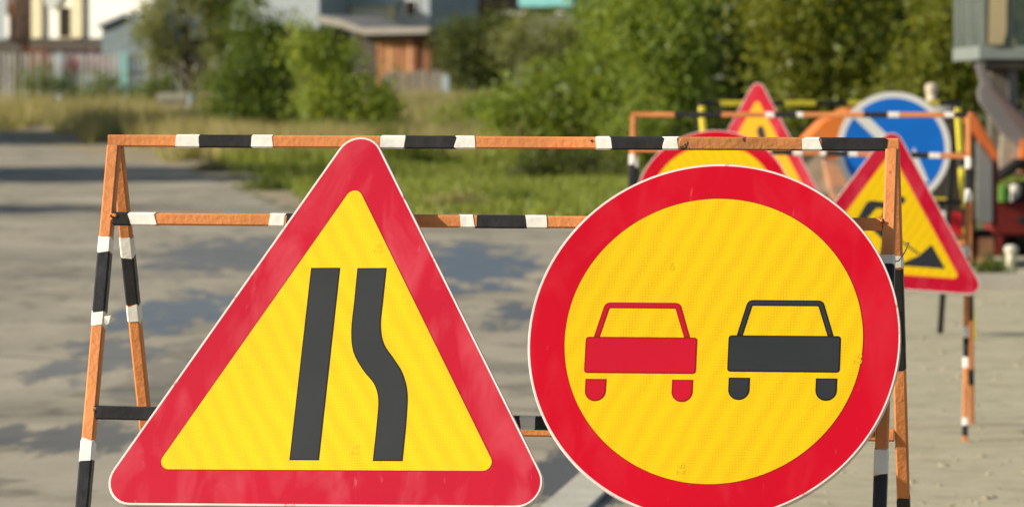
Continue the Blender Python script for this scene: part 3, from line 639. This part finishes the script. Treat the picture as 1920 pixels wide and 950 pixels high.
for a, b in ((1850, 1890), (1902, 2080), (2094, 2200)): part(TR, 'pane', pbox(MB(), a, b, -60, 86, YT + .02, .006), mglass, bevel=0)
for a, b in ((.06, 1.2), (1.26, 2.6)): part(TR, 'pane', MB().box(cx0 + .02, cx0 + .026, YT + a, YT + b, zm, z1c), mglass, bevel=0)
part(TR, 'tan_panel', ppoly(MB(), [(1857, -60), (1890, -60), (1888, 60), (1882, 84), (1854, 84)], YT - .04, .03), mtan, bevel=.004)  # tan panel standing just outside the front glass
part(TR, 'seat', pbox(MB(), 1950, 2040, 0, 86, YT + .5, .5), mty)
part(TR, 'skirt', pbox(MB(), 1848, 2190, 112, 130, YT + .02, 1.2), md)
part(TR, 'pillar', pbox(MB(), 1858, 1890, 130, 330, YT + .15, .4), mat('brown_grey_paint', (.13, .115, .09), .6, var=.15))
part(TR, 'light_post', pbox(MB(), 1890, 1908, 118, 250, YT + .1, .15), mgl)
part(TR, 'boom', ppoly(MB(), [(1832, 118), (1845, 118), (1866, 165), (1960, 250), (1960, 320), (1880, 250), (1838, 190), (1834, 168), (1842, 160)], YT - .2, .22), mgl, bevel=.015)
part(TR, 'boom_stripe', ppoly(MB(), [(1852, 160), (1864, 166), (1945, 250), (1925, 262)], YT - .212, .010), mat('rose_grey_paint', (.17, .12, .11), .6), bevel=0)
part(TR, 'counterweight', ppoly(MB(), [(1882, 244), (1960, 244), (1990, 330), (1880, 330), (1876, 300)], YT - .1, .5), mcr if 0 else mat('pale_grey_beige', (.30, .26, .21), .6, var=.3, vscale=6), bevel=.03)
part(TR, 'rear_light', pbox(MB(), 1914, 1940, 262, 325, YT - .25, .14), mo)
part(TR, 'hose', MB().tube([at(1870, 330, YT - .2), at(1888, 322, YT - .25), at(1905, 308, YT - .25), at(1940, 306, YT - .2)], .055, 10), mty, smooth=True, bevel=0)
part(TR, 'beam', pbox(MB(), 1862, 2180, 378, 442, YT - .1, .9), mr_, bevel=.02)
part(TR, 'chassis', pbox(MB(), 1870, 2180, 442, 474, YT + .05, 1.0), md)
part(TR, 'stabiliser', pbox(MB(), 1860, 1882, 442, 500, YT - .2, .25), mr_)
wheel(TR, 'wheel', (X(1925, YT), YT + .25, .34), .36, .26, 'x', mr_); wheel(TR, 'wheel', (X(2140, YT), YT + .35, .55), .6, .36, 'x', mr_)
gcan = MB().tube([at(1880, 378, YT - .12), at(1880, 352, YT - .12), at(1880, 347, YT - .12)], [.07, .07, .03], 14).build('canister', mgreen); tag(gcan, 'small green canister standing on the maroon beam at the right edge', 'canister')
wcan = MB().tube([at(1903, 378, YT + .02), at(1903, 350, YT + .02), at(1903, 345, YT + .02)], [.055, .055, .02], 14).build('canister', mat('white_canister', (.68, .66, .6), .5)); tag(wcan, 'small white canister standing beside the green one on the maroon beam', 'canister')
# white bollard
bo = empty('bollard', (X(1897, 39), 39, 0), label='short cream white bollard with a round cap behind the kerb at far right', cat='bollard')
MB().tube([(0, 0, 0), (0, 0, .20)], [.045, .042], 18).build('post', mat('cream_white', (.68, .64, .50), .6), bo, smooth=False)
MB().tube([(0, 0, .203), (0, 0, .215), (0, 0, .25), (0, 0, .268)], [.046, .056, .056, .03], 18).build('cap', mat('cream_white_cap', (.66, .62, .50), .6), bo)

# ------------------------------------------------------------------ houses and sheds
def thing_at(name, px, Y, label, cat):
    e = empty(name, (X(px, Y), Y, terrain(0, Y)), label=label, cat=cat); bpy.context.view_layer.update(); return e
wwhite = mat('white_render', (.84, .82, .76), .8, var=.03, vscale=1); cream = mat('cream_render', (.70, .62, .42), .8, var=.05)
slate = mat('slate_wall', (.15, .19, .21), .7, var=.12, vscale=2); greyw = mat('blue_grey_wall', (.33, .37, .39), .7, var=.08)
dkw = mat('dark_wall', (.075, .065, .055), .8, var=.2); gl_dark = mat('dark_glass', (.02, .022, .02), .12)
brown = mat('brown_roof', (.17, .075, .04), .7, var=.2); beige = mat('weathered_sheet', (.30, .275, .24), .6, var=.12, vscale=1)
wood = mat('orange_brown_wood', (.30, .135, .06), .7, var=.25, vscale=4); wood2 = mat('brown_wood', (.20, .08, .04), .7, var=.2)
turq = mat('turquoise_sheet', (.22, .55, .55), .5, var=.1); pinkb = mat('pink_brick', (.52, .30, .24), .8, var=.12)
oldwood = mat('weathered_wood', (.34, .30, .23), .85, var=.2, vscale=3); palefence = mat('pale_picket', (.55, .54, .50), .8, var=.15, vscale=2)
tq = mat('turquoise_post_paint', (.34, .62, .60), .6, var=.1); bluep = mat('pale_blue_post', (.46, .56, .60), .6, var=.1)
def turn(root, deg): root.rotation_euler.z = radians(deg)
def window(root, px0, px1, py0, py1, Y, fm):
    fr = MB(); t = 1.6
    for a in ((px0 - t, px0, py0 - t, py1 + t), (px1, px1 + t, py0 - t, py1 + t)): pbox(fr, *a, Y - .05, .12)
    for a in ((px0, px1, py0 - t, py0), (px0, px1, py1, py1 + t)): pbox(fr, *a, Y - .05, .12)
    o = part(root, 'window', fr, fm, bevel=0); g = pbox(MB(), px0, px1, py0, py1, Y - .02, .015).build('pane', gl_dark, o)
Y = 228.
h = thing_at('house', 165, Y, 'white rendered house with cream pilasters and one tall dark window, top left', 'house')
part(h, 'wall', pbox(MB(), 48, 300, -90, 72, Y, 6), wwhite, 0); part(h, 'dark_strip', pbox(MB(), 44, 290, 72, 94, Y - .15, 6.2), dkw, 0); part(h, 'lower_wall', pbox(MB(), 50, 284, 94, 200, Y + .1, 5.8), slate, 0)  # dark band projecting between upper and lower wall
part(h, 'pilaster', pbox(MB(), 50, 70, -90, 71, Y - .25, .24), cream, 0); part(h, 'pilaster', pbox(MB(), 133, 155, -90, 71, Y - .25, .24), cream, 0)
window(h, 106, 131, 14, 70, Y - .05, cream); window(h, 200, 222, -70, -15, Y - .05, cream); part(h, 'arch', MB().prism([(at(93, 12, Y).x + 1.0 * cos(a) * .75, at(93, 0, Y).z + 1.6 - 2.0 * sin(a) * 1.0) for a in np.linspace(0, pi, 14)], Y - .2, Y - .02), mat('pale_grey_render', (.48, .50, .48), .8), 0)
part(h, 'roof', MB().prism([(X(30, Y), Z(-90, Y)), (X(303, Y), Z(-90, Y)), (X(166, Y), Z(-170, Y))], Y - .5, Y + 6.4), brown, 0)
turn(h, -22)
h = thing_at('house', -40, 232., 'blue-grey house at the left edge with a brown framed window', 'house')
part(h, 'wall', pbox(MB(), -150, 24, -60, 75, 232., 5), greyw, 0); part(h, 'brick_corner', pbox(MB(), 24, 42, -60, 75, 231.8, 5), mat('brown_brick', (.13, .09, .075), .8, var=.3), 0)
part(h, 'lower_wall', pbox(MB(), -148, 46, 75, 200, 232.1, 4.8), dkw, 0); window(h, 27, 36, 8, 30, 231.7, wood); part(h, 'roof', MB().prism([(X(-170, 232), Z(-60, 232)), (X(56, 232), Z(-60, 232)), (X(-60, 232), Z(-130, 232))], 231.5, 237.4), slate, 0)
part(h, 'downpipe', pbox(MB(), 24, 30, 30, 70, 231.6, .14), wwhite, 0)
turn(h, -22)
h = thing_at('shed', 232, 215., 'dark slate coloured gabled shed right of the white house', 'shed')
part(h, 'wall', ppoly(MB(), [(186, 46), (238, 28), (290, 46), (290, 200), (186, 200)], 215., 4), slate, 0)
part(h, 'roof', ppoly(MB(), [(180, 46), (238, 24), (296, 46), (296, 52), (238, 30), (180, 52)], 214.7, 4.6), mat('pale_slate_roof', (.30, .34, .36), .6), 0)
turn(h, -22)
h = thing_at('house', 520, 224., 'grey-blue sheeted house behind the tall bushes, left of centre', 'house')
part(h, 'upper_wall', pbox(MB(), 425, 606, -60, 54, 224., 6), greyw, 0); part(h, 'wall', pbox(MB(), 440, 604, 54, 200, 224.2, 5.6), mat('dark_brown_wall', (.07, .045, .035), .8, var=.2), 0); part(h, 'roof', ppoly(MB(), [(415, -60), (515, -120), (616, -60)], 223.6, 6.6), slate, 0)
window(h, 470, 490, -30, 10, 223.95, wwhite)
turn(h, -22)
h = thing_at('house', 720, 226., 'white and grey house with a pale blue roof strip above the wooden shed', 'house')
part(h, 'wall', pbox(MB(), 612, 755, 10, 200, 226., 6), wwhite, 0); part(h, 'grey_wall', pbox(MB(), 755, 816, -30, 200, 225.8, 6), greyw, 0); part(h, 'post', pbox(MB(), 728, 746, -30, 46, 225.7, .2), cream, 0)
part(h, 'roof', ppoly(MB(), [(606, -40), (756, -40), (756, 10), (606, 10)], 225.6, 6.6), mat('pale_blue_roof', (.32, .42, .46), .5, var=.1), 0); window(h, 770, 790, 2, 30, 225.75, wwhite)
# shed of boards
Y = 205.
turn(h, -22)
h = thing_at('shed', 735, Y, 'low wooden shed with orange-brown plank wall and a pale slanting roof edge', 'shed')
part(h, 'wall', pbox(MB(), 655, 812, 66, 210, Y + .1, 4), wood2, 0); part(h, 'roof', ppoly(MB(), [(598, 28), (640, 36), (690, 52), (826, 52), (826, 63), (690, 65), (640, 50), (598, 42)], Y - .8, 5.5), beige, 0)
part(h, 'eave', ppoly(MB(), [(660, 62), (822, 62), (820, 73), (700, 74)], Y - .5, .5), dkw, 0); part(h, 'doorway', pbox(MB(), 657, 702, 72, 205, Y - .02, .1), dkw, 0)
for i in range(8): part(h, 'plank', pbox(MB(), 704 + i * 10.4, 713.2 + i * 10.4, 74 + (i % 3) * .5, 205, Y - .03 - .012 * (i % 2), .12), [wood, wood, mat('pale_plank', (.48, .25, .12), .7, var=.2), wood][i % 4] if i < 7 else wood2, 0)
turn(h, -22)
h = thing_at('house', 850, 232., 'brown roofed house with a pink brick corner behind the dark round tree', 'house')
part(h, 'brick_corner', pbox(MB(), 816, 838, -40, 34, 231.8, .6), pinkb, 0); part(h, 'wall', pbox(MB(), 820, 892, 24, 200, 232.3, 5), dkw, 0); part(h, 'roof', ppoly(MB(), [(834, -60), (892, -60), (898, 12), (862, 16), (834, 34)], 231.9, 5.5), brown, 0)
turn(h, -22)
h = thing_at('house', 985, 240., 'house with a turquoise sheet roof and a band of white windows, top centre', 'house')
part(h, 'wall', pbox(MB(), 888, 1085, 27, 200, 240., 6), mat('green_grey_wall', (.16, .17, .11), .8, var=.2), 0); part(h, 'roof', ppoly(MB(), [(884, 13), (1092, 13), (1060, -60), (916, -60)], 239.4, 7), turq, 0)
for a, b in ((892, 924), (930, 994), (1050, 1080)): part(h, 'white_panel', pbox(MB(), a, b, 16, 27, 239.8, .19), wwhite, 0)
part(h, 'post', pbox(MB(), 905, 914, 27, 48, 239.7, .2), wwhite, 0)

turn(h, -22)
# ------------------------------------------------------------------ fences
Y = 150.
fz = terrain(0, Y); f1 = thing_at('picket_fence', 200, Y, 'long pale picket fence with turquoise posts in front of the white house', 'fence')
tops = lambda px: Z(100 + .012 * px, Y)
me = None
for i in range(44):
    px = -30 + i * 10.4; hgt = tops(px) - fz + random.uniform(-.05, .05)
    if me is None:
        o = MB().box(-.055, .055, 0, .02, 0, 1.0).build('picket', palefence, f1); me = o.data
        me2 = me.copy(); me2.materials.clear(); me2.materials.append(oldwood)
    else: o = link('picket', me if random.random() < .6 else me2, f1)
    o.location = (X(px, Y) - f1.location.x, 0, 0); o.scale = (random.uniform(.5, .95), 1, hgt); o.rotation_euler.y = random.uniform(-.02, .02)
for zz in (.35, 1.35): part(f1, 'rail', MB().box(X(-40, Y), X(425, Y), Y + .025, Y + .07, fz + zz, fz + zz + .08), oldwood, 0)
for px, m_, wd in ((112, bluep, 4.5), (232, tq, 7)): part(f1, 'post', pbox(MB(), px - wd, px + wd, 98, 215, Y - .16, .14), m_, 0)
Y = 183.
fz = terrain(0, Y); f2 = thing_at('board_fence', 775, Y, 'grey weathered board fence below the wooden shed', 'fence')
for i in range(13):
    px = 716 + i * 9.6; part(f2, 'board', pbox(MB(), px, px + 8.4, 134 + random.uniform(-4, 5), 205, Y + .02 * (i % 2), .025), oldwood, 0)
part(f2, 'rail', pbox(MB(), 714, 842, 150, 154, Y + .05, .08), oldwood, 0)
part(f2, 'post', pbox(MB(), 829, 842, 142, 205, Y - .15, .14), bluep, 0, )
Y = 148.; f3 = thing_at('plank_fence', 395, Y, 'few tall grey planks standing behind the young tree', 'fence')
for px in (374, 383, 398, 409, 418): part(f3, 'board', pbox(MB(), px, px + 5, 96 + random.uniform(-5, 12), 215, Y, .03), oldwood, 0)
part(f3, 'rail', pbox(MB(), 370, 426, 130, 134, Y + .035, .05), oldwood, 0)
Y = 142.; o = pbox(MB(), 294, 350, 174, 190, Y, .5).build('concrete_block', mat('pale_concrete', (.40, .38, .32), .9, var=.1), bevel=.02); tag(o, 'low pale concrete block half sunk in the weeds beside the young tree', 'block')
o2 = pbox(MB(), 296, 348, 190, 240, Y + .05, .4).build('foot', kc, o)

# ------------------------------------------------------------------ trees and bushes
plant('young_tree', 357, 140, [(300, 35, 42, 42), (352, 10, 60, 45), (398, 45, 34, 50), (325, 88, 44, 30), (292, 105, 26, 22), (400, 120, 26, 40), (380, 165, 26, 24), (330, -40, 70, 45), (270, 60, 18, 26), (430, 60, 30, 40), (410, -20, 40, 40), (440, 0, 40, 30)], .12, 125, LM['young'], 'young grey-green tree with a pale limewashed trunk in front of the picket fence', 'tree', trunk_r=.10, lime=True)
plant('dark_bush', 485, 119, [(480, 120, 52, 60), (462, 185, 48, 56), (492, 235, 62, 50), (438, 225, 30, 40), (522, 175, 28, 66), (468, 55, 40, 46), (505, 80, 28, 48), (425, 180, 18, 60)], .12, 230, LM['dark'], 'tall dark green bush above the left half of the striped bar', 'bush', trunk=False)
plant('light_bush', 640, 114, [(602, 130, 36, 36), (583, 185, 28, 44), (640, 165, 34, 40), (690, 190, 32, 44), (655, 232, 52, 44), (600, 240, 34, 40), (706, 240, 24, 40), (572, 75, 16, 34), (590, 90, 20, 22), (640, 100, 20, 30)], .13, 200, LM['light'], 'bright yellow-green bush above the tip of the triangle sign', 'bush', trunk=False)
plant('round_tree', 890, 190, [(875, 82, 56, 46), (925, 66, 36, 36), (905, 122, 44, 28), (850, 100, 26, 40), (940, 110, 24, 26), (890, 140, 40, 22)], .16, 150, LM['round_'], 'dark round tree right of the wooden shed', 'tree', trunk_r=.12)
plant('apple_tree', 1010, 186, [(985, 60, 40, 30), (1040, 80, 44, 36), (1010, 115, 44, 30), (1070, 110, 40, 36), (1090, 60, 26, 24), (960, 95, 22, 22)], .16, 140, LM['young'], 'loose grey-green tree under the turquoise roof', 'tree', trunk_r=.1)
WG = 'willow bushes in the middle'
plant('willow', 1110, 96, [(1060, 175, 60, 50), (1125, 120, 66, 50), (1145, 50, 56, 50), (1150, 190, 62, 50), (1090, 240, 80, 44), (1020, 225, 56, 44), (1180, -20, 80, 60), (985, 200, 34, 40), (940, 215, 30, 26)], .13, 190, LM['willow'], 'left one of the big yellow-green willow bushes, above the black part of the bar', 'tree', WG, trunk_r=.10, droop=.4)
plant('willow', 1240, 92, [(1230, 120, 80, 62), (1210, 40, 80, 60), (1275, 70, 44, 60), (1240, 200, 76, 52), (1285, 160, 34, 56), (1210, 260, 90, 40), (1300, 240, 44, 36), (1260, -30, 90, 50)], .13, 190, LM['willow'], 'right one of the big yellow-green willow bushes, behind the post of the second stand', 'tree', WG, trunk_r=.10, droop=.4)
plant('shade_tree', 1365, 99, [(1365, 110, 44, 76), (1360, 30, 46, 60), (1372, 200, 50, 50), (1420, 120, 40, 70), (1460, 220, 60, 50)], .15, 170, LM['deep'], 'tree with shade painted into its leaves, behind the tip of the farthest triangle sign', 'tree', trunk_r=.12)
plant('ash_tree', 1520, 88, [(1480, 50, 66, 56), (1560, 30, 60, 60), (1458, 130, 42, 36), (1520, 130, 60, 50), (1590, 110, 50, 50), (1500, 205, 66, 40), (1580, 190, 60, 40), (1500, -30, 110, 50), (1630, 60, 34, 50), (1440, 50, 26, 40)], .14, 180, LM['olive'], 'broad olive green tree above the blue arrow sign', 'tree', trunk_r=.12)
plant('gap_shade_tree', 1690, 93, [(1690, 60, 60, 100), (1670, 150, 60, 60), (1740, 170, 60, 60), (1620, 200, 60, 40), (1700, -40, 80, 60), (1800, 120, 60, 60), (1860, 180, 60, 60)], .15, 170, LM['deep'], 'tree filling the shaded gap between two olive trees, shade painted into its leaves', 'tree', trunk_r=.13)
plant('ash_tree', 1760, 86, [(1765, 60, 42, 60), (1740, 120, 40, 40), (1780, 140, 50, 40), (1690, 170, 46, 34), (1740, 200, 60, 36), (1780, -20, 60, 50), (1820, 80, 40, 60), (1660, 220, 60, 30), (1830, 170, 40, 40)], .14, 180, LM['olive'], 'olive green tree behind the cream chimney and left of the cab', 'tree', trunk_r=.12)
plant('thicket', 880, 124, [(880, 215, 40, 24), (930, 205, 44, 34), (985, 190, 40, 34), (840, 235, 34, 18), (900, 250, 60, 16)], .11, 200, LM['willow'], 'light green weedy thicket right of the pale blue fence post', 'bush', trunk=False)
plant('weed_clump', 740, 122, [(735, 215, 20, 30), (752, 245, 26, 20), (722, 180, 12, 20)], .10, 200, LM['weed'], 'green weeds leaning on the right side of the bright bush', 'weeds', trunk=False)
plant('low_bush', 1060, 84, [(1040, 305, 50, 26), (1100, 300, 44, 28), (990, 318, 30, 16), (1140, 315, 40, 24)], .09, 260, LM['round_'], 'low dark olive bush in the grass just under the striped bar', 'bush', trunk=False)
plant('low_bush', 770, 100, [(760, 285, 36, 20), (730, 260, 20, 26), (800, 300, 30, 14)], .09, 240, LM['weed'], 'small green bush just right of the triangle sign tip', 'bush', trunk=False)
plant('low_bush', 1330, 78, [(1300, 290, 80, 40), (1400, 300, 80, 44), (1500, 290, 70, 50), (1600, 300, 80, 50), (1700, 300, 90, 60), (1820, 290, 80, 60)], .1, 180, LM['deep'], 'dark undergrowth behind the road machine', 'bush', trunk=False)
for (px, Y, r, lb) in ((60, 146, 16, 'pink flowers'), (0, 0, 0, 0)):
    if not r: continue
fl = leaf_mat('pink_petal', (.42, .12, .20), (.55, .20, .30)); fo = leaf_mat('red_orange_petal', (.36, .12, .06), (.45, .2, .1))
for px, py, m_, lb in ((92, 122, fl, 'clump of pink flowers behind the picket fence, left of the turquoise post'), (133, 122, fl, 'clump of pink flowers just right of the light turquoise fence post'), (190, 122, fl, 'clump of pink flowers left of the bright turquoise post'), (70, 108, fo, 'small orange-red flower head at the left part of the fence')):
    Y = 151.; r = empty('flower_clump', (X(px, Y), Y, terrain(0, Y)), label=lb, cat='flowers', group='flower clumps at the fence'); zz = Z(py, Y) - terrain(0, Y)
    crown([(0, 0, zz, .24, .2, .24)], .09, 160, m_, r, name='blossoms'); crown([(0, 0, zz * .5, .3, .2, zz * .45)], .1, 120, LM['weed'], r, name='leaves')
# weeds in front of the fence and behind the kerb
for i, (px, py, lb) in enumerate(((80, 150, 'leafy green weed clump low at the left end of the picket fence'), (200, 165, 'leafy green weed clump in front of the turquoise fence post'), (300, 160, 'leafy weed clump beside the pale concrete block'))):
    plant('weed_clump', px, 146 - i, [(px, py, 26, 24), (px + 24, py + 10, 22, 20), (px - 24, py + 12, 22, 20)], .1, 200, LM['weed'], lb, 'weeds', trunk=False)
plant('weed_clump', 1855, 38.6, [(1845, 500, 20, 16), (1872, 505, 18, 12)], .03, 900, LM['weed'], 'green weed tuft behind the kerb beside the cream bollard', 'weeds', trunk=False, zb=0)
# trees and a pole left of the picture whose shade lies over the road
def big_tree(x, y, hh, r, label):
    root = empty('roadside_tree', (x, y, 0), label=label, cat='tree', group='trees shading the road from the left')
    bl = [(random.uniform(-r, r) * .6, random.uniform(-r, r) * .5, hh * random.uniform(.5, .95), r * .5, r * .5, r * .42) for _ in range(9)]
    crown(bl, .30, 60, LM['dark'], root); mb = MB(); mb.tube([(0, 0, -.1), (.1, 0, hh * .4), (0, .1, hh * .8)], [.25, .18, .06], 9)
    for b in bl: mb.tube([(0.1, 0, hh * .4), tuple(b[:3])], [.09, .03], 6)
    mb.build('trunk', M['bark'], root)
big_tree(-23, 82, 7.0, 5.6, 'leafy roadside tree just outside the left edge, shading the road')
big_tree(-21, 90, 6.0, 4.6, 'lower leafy roadside tree just outside the left edge, behind the first one')
big_tree(-26, 123, 7.5, 6.0, 'leafy roadside tree just outside the left edge, shading the far verge')
big_tree(-18, 58, 5.0, 2.3, 'small slim roadside tree just outside the left edge, nearest of the shading trees')

# ------------------------------------------------------------------ grass
def grass(name, n, y0, y1, pxa, pxb, hgt, wid, material, label, keep=None, power=1.0):
    Y = 1 / (1 / y1 + (1 / y0 - 1 / y1) * rng.uniform(0, 1, n) ** power)      # even on the picture, thinning with distance
    x = (rng.uniform(pxa, pxb, n) - 960) / F * Y
    nb = 5; Yb = np.repeat(Y, nb) + rng.normal(size=n * nb) * .12; xb = np.repeat(x, nb) + rng.normal(size=n * nb) * .12
    ok = np.array([(yy > verge_y(xx) + margin(xx, yy) * (.75 + .5 * abs(sin(yy * 7.7 + xx * 11))) and (keep is None or keep(xx, yy))) for xx, yy in zip(xb, Yb)]); xb, Yb = xb[ok], Yb[ok]; m = len(xb)
    patch = .55 + .45 * np.sin(xb * 1.3 + 2 * np.sin(Yb * .21)) * np.sin(Yb * .33 + 1.7 * np.sin(xb * .7)); hh = hgt * rng.uniform(.45, 1.15, m) * (.6 + .5 * patch)
    zb = np.array([terrain(0, yy) for yy in Yb]); a = rng.uniform(0, 2 * pi, m); ww = wid * rng.uniform(.6, 1.4, m)
    v = np.empty((m, 3, 3)); v[:, 0] = np.stack([xb - ww * np.cos(a), Yb - ww * np.sin(a), zb - .02], 1); v[:, 1] = np.stack([xb + ww * np.cos(a), Yb + ww * np.sin(a), zb - .02], 1)
    v[:, 2] = np.stack([xb + rng.normal(size=m) * hh * .3, Yb + rng.normal(size=m) * hh * .3, zb + hh], 1)
    me = bpy.data.meshes.new(name); me.vertices.add(m * 3); me.vertices.foreach_set('co', v.ravel()); me.loops.add(m * 3); me.loops.foreach_set('vertex_index', np.arange(m * 3))
    me.polygons.add(m); me.polygons.foreach_set('loop_start', np.arange(0, m * 3, 3)); me.polygons.foreach_set('loop_total', np.full(m, 3)); me.materials.append(material); me.update(calc_edges=True)
    return tag(link(name, me), label, 'grass', kind='stuff')
grass('verge_grass', 16000, 56, 150, 380, 2000, .16, .018, LM['grass'], 'short green grass between the road and the bushes', power=.9)
grass('field_grass', 11000, 100, 200, -250, 1100, .42, .022, LM['grass'], 'half tall green grass on the rising field')
grass('dry_grass', 30000, 104, 182, -250, 1250, .84, .018, LM['dry'], 'tall tan seeding grass in front of the fences')

for i, (px, Y, w_, lb) in enumerate(((395, 92, 18, 'low green weed tuft on the dirt shoulder left of the triangle tip'), (500, 74, 22, 'low weed tuft at the asphalt edge left of the triangle tip'), (850, 62, 30, 'low weed tuft at the asphalt edge between the two big signs'), (960, 64, 26, 'leafy weed tuft in the grass just left of the big round sign'))):
    yy = 175 + 1.5 * F / Y
    plant('weed_clump', px, Y, [(px, yy - 10, w_, 10), (px + w_, yy - 7, w_ * .7, 8), (px - w_, yy - 6, w_ * .8, 8)], .05, 500, LM['weed'] if i % 2 else LM['dry'], lb, 'weeds', trunk=False)
# far wood closing the view
def far_wood():
    bl = []
    for i in range(60):
        x = -75 + i * 2.6; y = random.uniform(262, 290); bl.append((x, y, terrain(0, y) + random.uniform(2, 4), 3.2, 3, random.uniform(4.5, 7.5)))
    o = crown(bl, .55, 7, LM['dark'], None, name='far_wood'); tag(o, 'far dark wood closing the view behind the houses', 'trees', kind='stuff')
far_wood()
